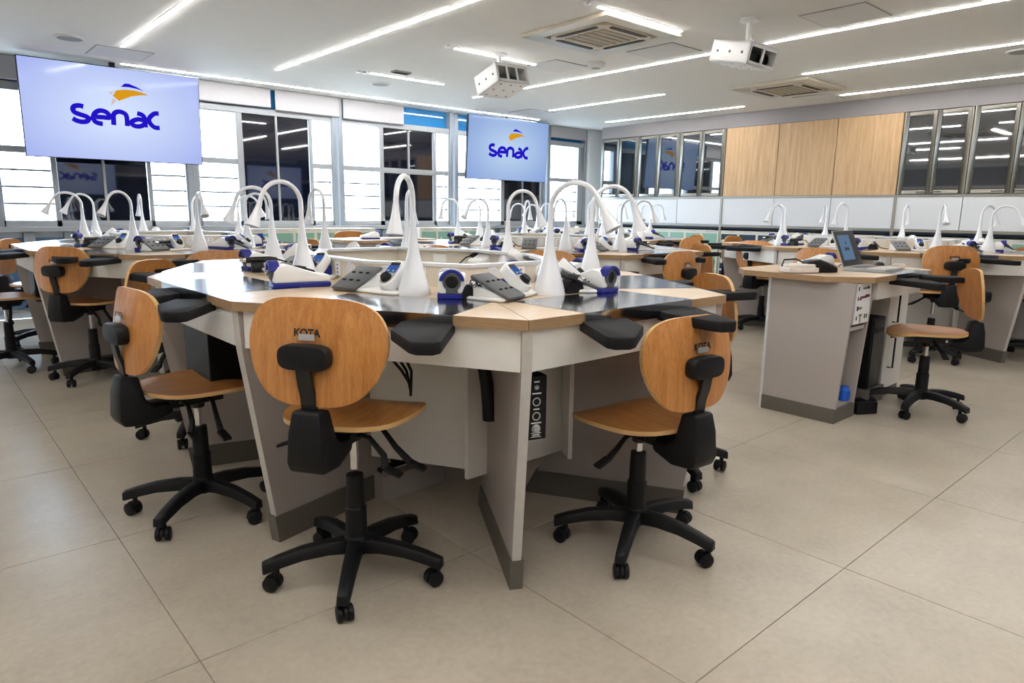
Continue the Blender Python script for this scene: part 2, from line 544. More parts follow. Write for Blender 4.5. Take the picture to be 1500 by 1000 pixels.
window(1, 0.80, 2.62, [('w', 0.82, 1.26), ('d', 1.31, 2.19), ('w', 2.23, 2.60)])
window(2, 2.74, 4.50, [('w', 2.76, 3.22), ('d', 3.30, 4.18), ('w', 4.22, 4.48)])
window(3, 4.65, 6.46, [('w', 4.67, 5.23), ('d', 5.30, 6.17), ('w', 6.22, 6.44)], True)
window(4, 6.62, 8.46, [('w', 6.64, 7.52), ('d', 7.59, 8.44)])
window(5, 8.63, 9.50, [('w', 8.66, 9.36)])
# far-left bay mostly out of frame
window(6, -1.15, 0.66, [('w', -1.10, -0.62), ('d', -0.56, 0.20), ('w', 0.25, 0.62)])

# white rolled blinds in their boxes over the bays
def blind(x0, x1, lab, z0=2.42):
    parts = [node('blind_fascia', boxmesh('blind_fascia', (x1 - x0, 0.02, CEIL - z0 - 0.004), 'blind', 0.003), (0, 0, (CEIL - 0.004 + z0) / 2)),
             node('bottom_bar', MB().cyl((-(x1 - x0) / 2, 0, 0), ((x1 - x0) / 2, 0, 0), 0.012, 8).mesh('bottom_bar', ['blind']), (0, 0.012, z0 + 0.005))]
    thing('roller_blind', lab, 'roller blind', ((x0 + x1) / 2, YW + 0.015, 0), 0, parts, 'rolled-up blinds above the windows')
blind(-1.1, 0.72, 'rolled white blind at the far left end of the windows', 2.44)
blind(0.80, 2.64, 'rolled white blind above the window behind the large left screen')
blind(2.70, 3.66, 'rolled white blind directly right of the large left screen')
blind(3.72, 4.60, 'rolled white blind, second right of the large left screen', 2.40)
blind(4.66, 5.62, 'rolled white blind left of the bare blue transom pane', 2.39)
blind(8.62, 9.50, 'rolled white blind in the room corner, right of the smaller screen', 2.46)

# ------------------------------------------------------------------ wall behind the cabinets and the two walls behind the camera
def panel_wall(name, x0, x1, y, alongx, lab):
    parts = []
    n = 6
    w = (x1 - x0) / n
    for k in range(n):
        mt = 'dark_board' if alongx else ('white_panel' if k in (2, 3) else 'oak_wall')
        c = x0 + w * (k + .5)
        d = (w - 0.01, 0.02, 1.75) if alongx else (0.02, w - 0.01, 1.75)
        parts.append(node('wall_board', boxmesh('wall_board', d, mt, 0.002), ((c, y, 1.1) if alongx else (y, c, 1.1))))
    d = (x1 - x0, 0.03, 0.5) if alongx else (0.03, x1 - x0, 0.5)
    parts.append(node('frieze', boxmesh('frieze', d, 'frieze', 0.002), (((x0 + x1) / 2, y, 2.3) if alongx else (y, (x0 + x1) / 2, 2.3))))
    if alongx: mb = MB().span((x0, y - 0.15, 0), (x1, y - 0.02, CEIL))
    else: mb = MB().span((y - 0.15, x0, 0), (y - 0.02, x1, CEIL))
    struct(name, mb.mesh(name, ['white_wall']), label=lab, parts=parts)
panel_wall('wall_back', X0, XW, Y0 + 0.02, True, 'panelled wall behind the viewer')
panel_wall('wall_front', Y0, YW, X0 + 0.02, False, 'panelled wall on the left behind the viewer')

# ------------------------------------------------------------------ right wall furniture
# frieze, oak panels, white panels, rails and ledge are pieces of the fitted wall
wrp = [node('frieze_board', MB().span((XR - 0.005, Y0, 2.447), (XW, 8.35, CEIL)).mesh('frieze_board', ['frieze'], 0.002, 1))]
for (a, b) in ((5.03, 5.87), (4.21, 5.03), (3.40, 4.21)):
    wrp.append(node('oak_panel', MB().span((XR, a + 0.004, 1.445), (XW, b - 0.004, 2.445)).mesh('oak_panel', ['oak_wall'], 0.002, 1)))
wy = [8.35, 7.52, 6.69, 5.88, 5.03, 4.21, 3.40, 2.65, 1.75, 0.85]
for k in range(len(wy) - 1):
    wrp.append(node('white_panel', MB().span((XR, wy[k + 1] + 0.004, 1.02), (XW, wy[k] - 0.004, 1.412)).mesh('white_panel', ['white_panel'], 0.002, 1)))
wrp.append(node('rail', MB().span((XR - 0.004, Y0, 1.413), (XW, 8.35, 1.444)).mesh('rail', ['alu'], 0.002, 1)))
for y in (8.345, 5.875, 3.395):
    wrp.append(node('post', MB().span((XR - 0.012, y - 0.018, 0), (XW, y + 0.018, 1.412)).mesh('post', ['alu'], 0.002, 1)))
wrp.append(node('ledge', MB().span((XR - 0.03, 0.85, 0.985), (XW, 8.33, 1.018)).mesh('ledge', ['alu'])))
wrp.append(node('shadow_gap', MB().span((XR + 0.03, 0.85, 0.955), (XW, 8.33, 0.985)).mesh('shadow_gap', ['navy'])))  # solid strip, the gap's shadow put into its navy colour
struct('wall_right', MB().span((XW, Y0, 0), (XW + 0.15, YW + 0.3, CEIL)).mesh('wall_right', ['white_wall']), label='fitted wall with oak panels, white panels and grey frieze', parts=wrp)

def glass_cabinet(y1, y0, lab):
    """y1 > y0; doors face -X"""
    w = y1 - y0
    parts = [node('carcass', MB().span((0.03, -w / 2, 0), (XW - XR, w / 2, 1.0)).mesh('carcass', ['alu'], 0.002, 1))]
    for q in (w / 2 - 0.009, -w / 2 + 0.009):
        parts.append(node('side_rail', boxmesh('side_rail', (0.03, 0.018, 1.0), 'alu'), (0.015, q, 0.5)))
    dw = w / 2 - 0.022
    for s in (1, -1):
        c = s * (w / 4 - 0.006)
        fr = MB()
        fw = 0.042
        fr.span((-0.012, -dw / 2, 0.01), (0.028, -dw / 2 + fw, 0.99)).span((-0.012, dw / 2 - fw, 0.01), (0.028, dw / 2, 0.99))
        fr.span((-0.012, -dw / 2 + fw, 0.01), (0.028, dw / 2 - fw, 0.01 + fw)).span((-0.012, -dw / 2 + fw, 0.99 - fw), (0.028, dw / 2 - fw, 0.99))
        pane = node('pane', boxmesh('pane', (0.006, dw - 2 * fw + 0.004, 0.98 - 2 * fw + 0.004), 'mirror_glass'), (0.004, 0, 0.5))
        hd = node('handle', MB().cyl((-0.028, -0.06, 0), (-0.028, 0.06, 0), 0.006, 8).cyl((-0.028, -0.05, 0), (-0.01, -0.05, 0), 0.005, 6).cyl((-0.028, 0.05, 0), (-0.01, 0.05, 0), 0.005, 6).mesh('handle', ['chrome']), (0, -s * 0.1, 0.032), label='small chrome bar handle')
        parts.append(node('door', fr.mesh('cabinet_door', ['alu'], 0.002, 1), (0, c, 0), ch=[pane, hd]))
    thing('glass_cabinet', lab, 'cabinet', (XR, (y1 + y0) / 2, 1.445), 0, parts, 'glass-fronted wall cabinets')

glass_cabinet(8.35, 7.53, 'smoked glass wall cabinet in the far corner by the windows')
glass_cabinet(7.52, 6.70, 'smoked glass wall cabinet, middle of the three left of the wood panels')
glass_cabinet(6.69, 5.88, 'smoked glass wall cabinet directly left of the wood panels')
glass_cabinet(3.39, 2.65, 'smoked glass wall cabinet directly right of the wood panels')
glass_cabinet(2.64, 1.75, 'smoked glass wall cabinet at the right edge of the picture')
glass_cabinet(1.74, 0.85, 'smoked glass wall cabinet beyond the right edge of the picture')

latch_me = None
def lockers(name, lab, y1, y0, ncol, mat, loc, rot, rows=3, H=0.93):
    """bank of lockers, front faces local -Y, width along local X"""
    global latch_me
    w = y1 - y0
    cw = w / ncol
    body = MB().span((-w / 2, 0.012, 0.0), (w / 2, 0.45, H), 0)
    for c in range(ncol + 1):
        body.span((-w / 2 + c * cw - 0.018, -0.004, 0.05), (-w / 2 + c * cw + 0.018, 0.02, H), 0)
    rh = (H - 0.09) / rows
    for r in range(rows + 1):
        body.span((-w / 2, -0.002, 0.05 + r * rh - 0.012), (w / 2, 0.02, 0.05 + r * rh + (0.012 if r < rows else 0.04)), 0)
    parts = [node('locker_body', body.mesh('locker_body', ['locker_frame']))]
    dm = MB().box((0, 0, 0), (cw - 0.036, 0.016, rh - 0.026)).mesh('locker_door', [mat], 0.002, 1)
    if latch_me is None:
        l = MB()
        pts = [(0.0, 0.045), (0.022, 0.04), (0.032, 0.01), (0.024, -0.025), (0.002, -0.045), (-0.012, -0.03), (-0.014, 0.03)]
        l.prism(pts, 0, 0.018)
        latch_me = l.mesh('latch', ['locker_frame'], 0.003, 1)
    for c in range(ncol):
        for r in range(rows):
            d = node('locker_door', dm, (-w / 2 + (c + .5) * cw, 0.004, 0.05 + (r + .5) * rh))
            d['ch'].append(node('latch', latch_me, (-cw / 2 + 0.05, -0.008, 0.0), (PI / 2, 0, 0)))
            parts.append(d)
    tagm = boxmesh('number_strip', (cw * 0.5, 0.004, 0.018), 'silver')
    for c in range(ncol):
        parts.append(node('number_strip', tagm, (-w / 2 + (c + .5) * cw, -0.004, H - 0.02)))
    thing(name, lab, 'lockers', loc, rot, parts, 'locker banks')
RL = -PI / 2
lockers('locker_bank', 'sage green locker bank in the far corner of the cabinet wall', 8.33, 5.90, 8, 'green', (XR, 7.115, 0), RL)
lockers('locker_bank', 'navy locker bank under the wood panels', 5.86, 3.415, 8, 'navy', (XR, 4.637, 0), RL)
lockers('locker_bank', 'sage green locker bank at the right, below the right glass cabinets', 3.38, 0.85, 8, 'green', (XR, 2.115, 0), RL)
lockers('locker_bank', 'sage green locker bank under the second window from the left', 4.80, 3.10, 6, 'green', (3.95, 8.24, 0), 0)
lockers('locker_bank', 'sage green locker bank under the middle window', 6.70, 5.55, 4, 'green', (6.125, 8.24, 0), 0)

# ------------------------------------------------------------------ ceiling lights
def led(x0, y0, x1, y1, lab):
    L_ = math.hypot(x1 - x0, y1 - y0)
    a = math.atan2(y1 - y0, x1 - x0)
    parts = [node('housing', MB().box((0, 0, -0.001), (L_ + 0.02, 0.05, 0.004)).mesh('light_housing', ['white_wall'])),
             node('diffuser', MB().box((0, 0, -0.005), (L_, 0.030, 0.006)).mesh('light_diffuser', ['led']), label='glowing white diffuser')]
    thing('strip_light', lab, 'strip light', ((x0 + x1) / 2, (y0 + y1) / 2, CEIL), a, parts, 'recessed ceiling strip lights')
led(1.93, 8.40, 7.96, 8.38, 'very long ceiling light strip running along the window wall above the screens')
led(1.75, 7.52, 1.75, 5.00, 'ceiling light strip at top left above the large screen')
led(3.24, 7.53, 3.24, 3.80, 'long ceiling light strip crossing the top of the picture, left of centre')
led(4.05, 6.96, 5.02, 6.94, 'short ceiling light strip nearest the windows, middle of the picture')
led(4.03, 5.37, 5.03, 5.36, 'short ceiling light strip behind the left ceiling projector')
led(3.99, 3.585, 5.00, 3.585, 'short ceiling light strip beside the nearer air conditioner')
led(5.86, 7.42, 5.86, 3.84, 'ceiling light strip passing behind the left ceiling projector toward the right one')
led(5.86, 3.30, 5.86, 1.40, 'ceiling light strip starting at the right ceiling projector')
led(7.37, 7.52, 7.37, 5.48, 'ceiling light strip above the smaller screen side, third from cabinets')
led(7.37, 3.69, 7.37, 0.6, 'ceiling light strip at the right, beside the farther air conditioner')
led(8.94, 7.78, 8.94, 5.29, 'ceiling light strip closest to the left glass cabinets')
led(8.94, 3.97, 8.94, 1.0, 'ceiling light strip closest to the right glass cabinets')
led(1.75, 2.5, 1.75, -0.2, 'added ceiling light strip above the viewer, out of the picture')  # this strip and those below are unseen, added to brighten the foreground
led(3.24, 2.2, 3.24, -1.2, 'added ceiling light strip above the front of the room, out of the picture')
led(1.75, -0.7, 1.75, -2.8, 'added ceiling light strip behind the viewer, out of the picture')
led(0.2, 2.6, 0.2, -2.6, 'added ceiling light strip left of the viewer, out of the picture')
led(5.86, 0.7, 5.86, -2.6, 'added ceiling light strip on the near right, out of the picture')
led(-1.3, 7.0, -1.3, 2.0, 'added ceiling light strip at the far left, out of the picture')
led(-1.3, 1.2, -1.3, -2.6, 'added ceiling light strip behind the viewer on the left, out of the picture')

# spots, speakers, detectors, vent
def disc(name, lab, cat, x, y, r, mat, h=0.012):
    single(name, lab, cat, MB().lathe([(0.0, -h), (r * 0.92, -h), (r, -h * .5), (r, 0)], 24).lathe([(0, -h - .001), (r * .8, -h - .001)], 24, 1).mesh(name, [mat, 'hatch_line']), (x, y, CEIL))
disc('ceiling_speaker', 'round grey ceiling speaker above the large left screen', 'speaker', 1.32, 7.48, 0.125, 'hatch')
disc('ceiling_speaker', 'faint round ceiling speaker near the short window-side light strip', 'speaker', 4.47, 7.45, 0.12, 'hatch')
disc('ceiling_speaker', 'round ceiling speaker at the right edge of the picture', 'speaker', 7.74, 1.85, 0.12, 'hatch')
for (x, y, lab) in ((3.91, 5.34, 'tiny white ceiling spotlight left of the left projector'), (3.90, 6.95, 'tiny white ceiling spotlight, left one beside the window-side strip'), (3.975, 6.95, 'tiny white ceiling spotlight, right one beside the window-side strip'), (3.86, 3.585, 'tiny ceiling spotlight at the top beside the nearer air conditioner')):
    single('spotlight', lab, 'spotlight', MB().lathe([(0, -0.02), (0.022, -0.02), (0.03, -0.004), (0.03, 0)], 16).mesh('spotlight', ['dev_white']), (x, y, CEIL))
single('smoke_detector', 'grey and white ceiling detector between the hatches', 'detector',
       MB().lathe([(0, -0.05), (0.05, -0.048), (0.085, -0.03), (0.09, 0)], 20, 1).lathe([(0, -0.055), (0.045, -0.05), (0.05, -0.03)], 16, 0).mesh('smoke_detector', ['hatch_line', 'hatch']), (5.43, 4.89, CEIL))
vt = MB().box((0, 0, -0.008), (0.20, 0.10, 0.016), 0)
for k in range(5): vt.box((0, -0.035 + k * 0.0175, -0.018), (0.18, 0.006, 0.006), 1)
single('ceiling_vent', 'small grey slotted vent beside the window-side light strip', 'vent', vt.mesh('ceiling_vent', ['hatch_line', 'ac_dark']), (4.26, 6.66, CEIL))

def cassette(x, y, lab):
    s = 0.475
    pan = MB()
    # frame ring
    for a in range(4):
        R_ = rz(a * PI / 2)
        pan.prism([(-s, -s), (s, -s), (s * .72, -s * .72), (-s * .72, -s * .72)], -0.03, 0.0, 0, T=R_)
    parts = [node('fascia', pan.mesh('fascia', ['ac'], 0.004, 1))]
    inner = MB().prism([(-.33, -.26), (-.26, -.33), (.26, -.33), (.33, -.26), (.33, .26), (.26, .33), (-.26, .33), (-.33, .26)], -0.038, -0.005)
    parts.append(node('inner_frame', inner.mesh('inner_frame', ['ac'], 0.004, 1)))
    sl = MB().box((0, 0, 0), (0.44, 0.035, 0.006), 0).box((0, 0.028, 0), (0.40, 0.008, 0.006), 0).mesh('air_slot', ['ac_dark'])
    for a in range(4):
        v = rz(a * PI / 2) @ Vector((0, -0.30, -0.040))
        parts.append(node('air_slot', sl, v, (0, 0, a * PI / 2)))
    gm = boxmesh('grille_slat', (0.44, 0.05, 0.006), 'ac_grille')
    for k in range(6):
        parts.append(node('grille_slat', gm, (0, -0.19 + k * 0.076, -0.041)))
    thing('air_conditioner', lab, 'air conditioner', (x, y, CEIL), 0, parts, 'ceiling cassette air conditioners')
cassette(4.59, 4.09, 'beige ceiling cassette air conditioner, the nearer one')
cassette(8.0, 4.18, 'beige ceiling cassette air conditioner, the farther one by the wood panels')

# ------------------------------------------------------------------ ceiling projectors in white boxes
def projector(x, y, zc, rot, holes, lab, mx, my, size):
    Wd, Dp, Hh = size
    t = 0.012
    shell = MB()
    shell.span((-Wd / 2, -Dp / 2, Hh / 2 - t), (Wd / 2, Dp / 2, Hh / 2)).span((-Wd / 2, -Dp / 2, -Hh / 2), (Wd / 2, Dp / 2, -Hh / 2 + t))
    shell.span((-Wd / 2, -Dp / 2, -Hh / 2), (-Wd / 2 + t, Dp / 2, Hh / 2)).span((Wd / 2 - t, -Dp / 2, -Hh / 2), (Wd / 2, Dp / 2, Hh / 2))
    shell.span((-Wd / 2, Dp / 2 - t, -Hh / 2), (Wd / 2, Dp / 2, Hh / 2))
    # front grid
    bar = 0.02
    n = holes
    cw = (Wd - bar * (n + 1)) / n
    shell.span((-Wd / 2, -Dp / 2, -Hh / 2), (Wd / 2, -Dp / 2 + t, -Hh / 2 + 0.03)).span((-Wd / 2, -Dp / 2, Hh / 2 - 0.03), (Wd / 2, -Dp / 2 + t, Hh / 2))
    for k in range(n + 1):
        shell.span((-Wd / 2 + k * (cw + bar), -Dp / 2, -Hh / 2), (-Wd / 2 + k * (cw + bar) + bar, -Dp / 2 + t, Hh / 2))
    parts = [node('box_shell', shell.mesh('box_shell', ['dev_white']))]
    inn = MB().box((0, 0.05, -0.02), (Wd - 0.06, Dp - 0.14, Hh - 0.06), 0)
    parts.append(node('projector_body', inn.mesh('projector_body', ['pad_grey'], 0.006, 1)))
    if n == 2:
        parts.append(node('lens', MB().lathe([(0.045, 0), (0.045, 0.05), (0.035, 0.055), (0.03, 0.03), (0, 0.03)], 18, T=Matrix.Rotation(PI / 2, 4, 'X')).mesh('lens', ['black_metal']), (0.08, -Dp / 2 + 0.09, -0.015)))
    ho = MB().lathe([(0, 0.001), (0.011, 0.001)], 12).mesh('vent_hole', ['dark_hole'])
    for i in range(3):
        for j in range(3):
            parts.append(node('vent_hole', ho, ((i - 1) * Wd * .32, (j - 1) * Dp * .34, -Hh / 2 - 0.0005), (PI, 0, 0)))
    for j in range(3):
        for sx in (-1, 1):
            parts.append(node('vent_hole', ho, (sx * (Wd / 2 + 0.0005), (j - 1) * Dp * .32, 0.0), (0, sx * PI / 2, 0)))
    o = thing('projector', lab, 'projector', (x, y, zc), rot, parts, 'boxed ceiling projectors')
    # mount pole (upright in the room, hung from the ceiling)
    mt = MB().lathe([(0, 0), (0.07, 0), (0.07, -0.02), (0.02, -0.03)], 18, T=tr(0, 0, 0)).cyl((0, 0, -0.02), (0, 0, zc + Hh / 2 - CEIL - 0.02), 0.022, 14).box((0, 0, zc + Hh / 2 - CEIL - 0.005), (0.06, 0.06, 0.03))
    single('projector_mount', 'white ceiling pole holding the %s' % ('left projector box' if x < 4.6 else 'right projector box'), 'mount', mt.mesh('projector_mount', ['dev_white']), (mx, my, CEIL))
projector(4.42, 5.168, 2.385, (math.radians(-16.5), math.radians(-1.4), math.radians(-1.7)), 3, 'white perforated projector box hanging left of the nearer air conditioner', 4.46, 5.25, (0.372, 0.337, 0.179))
projector(5.132, 3.07, 2.404, (math.radians(12.5), math.radians(3.5), math.radians(-8)), 2, 'white projector box with dark lens opening, hanging on the right', 5.07, 3.0, (0.331, 0.381, 0.163))

# ------------------------------------------------------------------ big screens
LOGO = dict(
    S=[(-0.306, 0.049), (-0.345, 0.056), (-0.386, 0.044), (-0.401, 0.014), (-0.385, -0.015), (-0.335, -0.032), (-0.283, -0.048), (-0.268, -0.069), (-0.289, -0.094), (-0.331, -0.102), (-0.375, -0.094), (-0.41, -0.076)],
    e=[(-0.2, -0.042), (-0.14, -0.039), (-0.076, -0.036), (-0.09, 0.005), (-0.127, 0.024), (-0.17, 0.022), (-0.209, -0.007), (-0.224, -0.05), (-0.213, -0.087), (-0.179, -0.102), (-0.143, -0.105)],
    n=[(-0.042, -0.108), (-0.040, -0.05), (-0.037, -0.007), (-0.015, 0.022), (0.029, 0.032), (0.075, 0.013), (0.087, -0.029), (0.086, -0.108)],
    a=[(0.189, 0.033), (0.237, 0.02), (0.26, -0.012), (0.263, -0.06), (0.262, -0.106)],
    a2=[(0.264, -0.038), (0.203, -0.028), (0.153, -0.044), (0.127, -0.07), (0.148, -0.096), (0.192, -0.102), (0.237, -0.088), (0.263, -0.059)],
    c=[(0.403, 0.05), (0.361, 0.046), (0.319, 0.011), (0.301, -0.025), (0.317, -0.068), (0.357, -0.099), (0.404, -0.099)],
    j=[(-0.29, -0.052), (-0.25, -0.055), (-0.215, -0.04)], j2=[(0.086, -0.075), (0.11, -0.062), (0.135, -0.06)], j3=[(0.262, -0.03), (0.285, -0.02), (0.303, -0.03)], j4=[(-0.085, -0.036), (-0.06, -0.028), (-0.038, -0.02)])
BIRD_B = [(0.051, 0.284), (0.091, 0.322), (0.131, 0.323), (0.206, 0.298), (0.269, 0.264), (0.205, 0.281), (0.126, 0.289)]
BIRD_O = [(0.006, 0.243), (0.085, 0.26), (0.172, 0.261), (0.253, 0.249), (0.313, 0.228), (0.235, 0.221), (0.146, 0.199), (0.073, 0.165), (0.024, 0.141), (-0.029, 0.185)]
BIRD_T = [[(-0.065, 0.22), (-0.014, 0.232), (-0.044, 0.195)], [(-0.036, 0.161), (0.003, 0.139), (-0.054, 0.086)]]

def flat(mb, pts, z, m=0):
    mb.add([(p[0], p[1], z) for p in pts], [tuple(range(len(pts)))], m)

def logo_parts(k=1.0, z=0.001):
    tx = MB()
    for key, p in LOGO.items():
        tx.ribbon([(a * k, b * k) for a, b in p], (0.047 if key[0] != 'j' else 0.024) * k, z + (0.0002 if key[0] == 'j' else 0))
    b = MB(); flat(b, [(x * k, y * k) for x, y in BIRD_B], z)
    o = MB(); flat(o, [(x * k, y * k) for x, y in BIRD_O], z)
    t = MB()
    for q in BIRD_T: flat(t, [(x * k, y * k) for x, y in q], z)
    return [node('logo_letters', tx.mesh('logo_letters', ['logo_blue']), label='blue lettering shown on the screen'), node('logo_wing', b.mesh('logo_wing', ['logo_blue'])),
            node('logo_body', o.mesh('logo_body', ['logo_orange'])), node('logo_feathers', t.mesh('logo_feathers', ['logo_tan']))]

def tv(x, y, zc, tilt, smat, lab, k, turn=0.0):
    w, h = 1.66, 0.93
    # local: screen in xy plane facing +z ; rotated upright to face -Y
    parts = [node('casing', MB().box((0, 0, -0.025), (w + 0.016, h + 0.016, 0.045)).mesh('casing', ['black_metal'], 0.004, 1)),
             node('screen', MB().add([(-w / 2, -h / 2, 0), (w / 2, -h / 2, 0), (w / 2, h / 2, 0), (-w / 2, h / 2, 0)], [(0, 1, 2, 3)]).mesh('screen', [smat]), (0, 0, -0.0015), ch=logo_parts(k)),
             node('mount_arm', MB().box((0, 0.46, -0.09), (0.05, 0.14, 0.05)).box((0, 0.1, -0.08), (0.3, 0.5, 0.06)).mesh('mount_arm', ['black_metal']))]
    thing('television', lab, 'television', (x, y, zc), (PI / 2 + tilt, 0, turn), parts, 'ceiling-hung screens')
tv(1.845, 8.38, 2.125, math.radians(3), 'tv', 'large lit screen with blue lettering and orange wing at left', 1.0)
tv(7.34, 8.38, 2.13, math.radians(4), 'tv_b', 'smaller-looking lit screen with blue lettering in the middle distance', 1.0)

tv(3.5, Y0 + 0.32, 1.95, math.radians(3), 'tv', 'lit screen behind the viewer, mirrored in the leftmost dark window', 1.0, PI)
tv(8.6, Y0 + 0.32, 1.95, math.radians(3), 'tv', 'lit screen behind the viewer, mirrored in the second dark window', 1.0, PI)

# ------------------------------------------------------------------ octagonal work bench
ZT = 0.8775
V = [Vector(p) for p in ((-.5, -1.366), (.5, -1.366), (1, -.5), (1, .5), (.5, 1.366), (-.5, 1.366), (-1, .5), (-1, -.5))]
RK, ROFF = 0.47, Vector((0.10, 0.0))
RV = [p * RK + ROFF for p in V]
ZR = 0.968
def side(k):
    a, b = V[k], V[(k + 1) % 8]
    m = (a + b) / 2
    t = (b - a).normalized()
    return m, t, Vector((-t.y, t.x)), math.atan2(t.y, t.x)
def loc_of(k, p):
    m, t, n, a = side(k)
    d = p - m
    return (d.dot(t), d.dot(n))
def inner_dir(k):
    n1 = side((k - 1) % 8)[2]; n2 = side(k)[2]
    return (n1 + n2).normalized(), n1.angle(n2)

PAD = [(-0.10, 0.02), (0.06, 0.02), (0.062, -0.28), (0.045, -0.305), (0.0, -0.305), (-0.02, -0.285), (-0.10, -0.12)]
pad_mesh = MB().prism(PAD, -0.034, 0.0).mesh('arm_rest', ['rubber'], 0.006, 2)
padL = MB().prism([(-x, y) for x, y in PAD], -0.034, 0.0).mesh('arm_rest', ['rubber'], 0.006, 2)
SW = 0.273     # half width of a steel insert
def bench_parts(splay):
    P = []
    for k in range(8):
        m, t, n, ang = side(k)
        b1, b0 = loc_of(k, RV[(k + 1) % 8]), loc_of(k, RV[k])
        e = 0.0012
        poly = [(-.5 + e, 0), (.5 - e, 0), (b1[0] - e, b1[1]), (b0[0] + e, b0[1])]
        P.append(node('top_panel', MB().prism(poly, ZT - 0.031, ZT, 0, 1).mesh('top_panel', ['oak_top', 'oak_edge']), (m.x, m.y, 0), (0, 0, ang)))
        st = MB().span((-SW, -0.003, ZT - 0.001), (SW, 0.337, ZT + 0.0016)).span((-SW, -0.004, ZT - 0.032), (SW, -0.001, ZT + 0.0016))
        # hanging lip with a scooped lower edge
        st.add([(-SW + .06, -0.0045, ZT - .03), (SW - .06, -0.0045, ZT - .03), (SW - .12, -0.0045, ZT - .046), (-SW + .12, -0.0045, ZT - .046)], [(0, 1, 2, 3)])
        P.append(node('steel_insert', st.mesh('steel_insert', ['steel']), (m.x, m.y, 0), (0, 0, ang), label='polished steel work surface'))
        P.append(node('apron', MB().span((-0.475, 0.022, 0.722), (0.475, 0.040, ZT - 0.031)).mesh('apron', ['white_lam'], 0.001, 1), (m.x, m.y, 0), (0, 0, ang)))
        P.append(node('inner_panel', MB().span((-0.31, 0.52, 0.20), (0.31, 0.538, 0.74)).mesh('inner_panel', ['white_lam'], 0.001, 1), (m.x, m.y, 0), (0, 0, ang)))
        # ring wall (service trunking) above the bench
        ra, rb = RV[k], RV[(k + 1) % 8]
        rm = (ra + rb) / 2; L_ = (rb - ra).length
        wall = MB().span((-L_ / 2, 0, ZT), (L_ / 2, 0.016, ZR - 0.012))
        cap = MB().prism([(-L_ / 2 - .003, -0.006), (L_ / 2 + .003, -0.006), (L_ / 2 - 0.02, 0.045), (-L_ / 2 + 0.02, 0.045)], ZR - 0.012, ZR)
        dk = MB().lathe([(0.0, 0.012), (0.029, 0.012), (0.032, 0.009), (0.032, 0)], 24, T=Matrix.Rotation(PI / 2, 4, 'X')).mesh('cable_cover', ['white_panel'])
        so = MB().box((0, -0.003, 0), (0.045, 0.006, 0.06), 0)
        for q in (-0.016, 0, 0.016): so.box((0, -0.0065, q), (0.008, 0.002, 0.006), 1)
        P.append(node('service_wall', wall.mesh('service_wall', ['service']), (rm.x, rm.y, 0), (0, 0, ang),
                      ch=[node('wall_cap', cap.mesh('wall_cap', ['white_panel'])), node('cable_cover', dk, (-L_ * .28, 0, ZT + .045)), node('cable_cover', dk, (L_ * .28, 0, ZT + .045)),
                          node('power_socket', so.mesh('power_socket', ['dev_white', 'dark_hole']), (0.02, 0, ZT + 0.045))]))
        # arm rests
        for s, me in ((-1, padL), (1, pad_mesh)):
            an = s * splay[k][0 if s < 0 else 1]
            v = m + t * (s * (SW - 0.06)) + n * 0.0
            P.append(node('arm_rest', me, (v.x, v.y, ZT - 0.024), (0, 0, ang + math.radians(an)), label='black padded arm rest'))
        # corner leg
        bd, th = inner_dir(k)
        la = math.atan2(bd.y, bd.x)
        prof = [(0.012, ZT - 0.031), (0.018, 0.722), (0.13, 0.0), (0.76, 0.0), (0.66, 0.2), (0.66, ZT - 0.031)]
        rotx = Matrix.Rotation(PI / 2, 4, 'X')
        leg = MB().prism(prof, -0.015, 0.015, 0, 1, T=rotx).mesh('leg', ['grey_lam', 'grey_edge'])
        sk = MB().prism([(0.105, 0.10), (0.118, 0.0), (0.77, 0.0), (0.72, 0.10)], -0.021, 0.021, 0, T=rotx).mesh('skirting', ['skirt'])
        P.append(node('leg', leg, (V[k].x, V[k].y, 0), (0, 0, la), ch=[node('skirting', sk, label='dark taupe skirting')]))
    well = MB().prism([(p.x, p.y) for p in RV], ZT - 0.03, ZT - 0.008)
    P.append(node('service_well', well.mesh('service_well', ['service'])))
    # dust extraction box under the left station
    m, t, n, ang = side(6)
    ex = MB().box((-0.10, 0.16, 0.60), (0.30, 0.2, 0.24), 0).box((0.0, 0.058, 0.50), (0.06, 0.003, 0.015), 1)
    P.append(node('extraction_box', ex.mesh('extraction_box', ['black', 'silver'], 0.004, 1), (m.x, m.y, 0), (0, 0, ang), label='black extraction box'))
    return P
DEF = [(26, 26)] * 8
BP1 = bench_parts([(32, -32), (-10, 8), (20, -10), (15, 25), (25, 10), (20, -50), (-62, 52), (-58, 16)])

TABLES = dict(T1=(1.765, 2.72), T2=(1.62, 6.05), T3=(4.32, 4.48), T4=(6.60, 6.05), T5=(7.10, 2.68))
TD = dict(T1='the nearest bench', T2='the left window bench', T3='the middle bench', T4='the far corner bench', T5='the right-hand bench')
SD = ['front right side', 'right side', 'far right side', 'back right side', 'back left side', 'far left side', 'left side', 'front left side']
BL = dict(T1='octagonal oak and steel work bench nearest the camera', T2='octagonal work bench beside the windows at left', T3='octagonal work bench in the middle, directly behind the nearest one',
          T4='octagonal work bench farthest away, near the room corner', T5='octagonal work bench at right in front of the navy lockers')
for t_, c in TABLES.items():
    thing('work_bench', BL[t_], 'work bench', (c[0], c[1], 0), 0, BP1, 'octagonal work benches')

def station(t_, k, u, v, z=ZT):
    m, t, n, ang = side(k)
    p = Vector(TABLES[t_]) + m + t * u + n * v
    return (p.x, p.y, z), ang

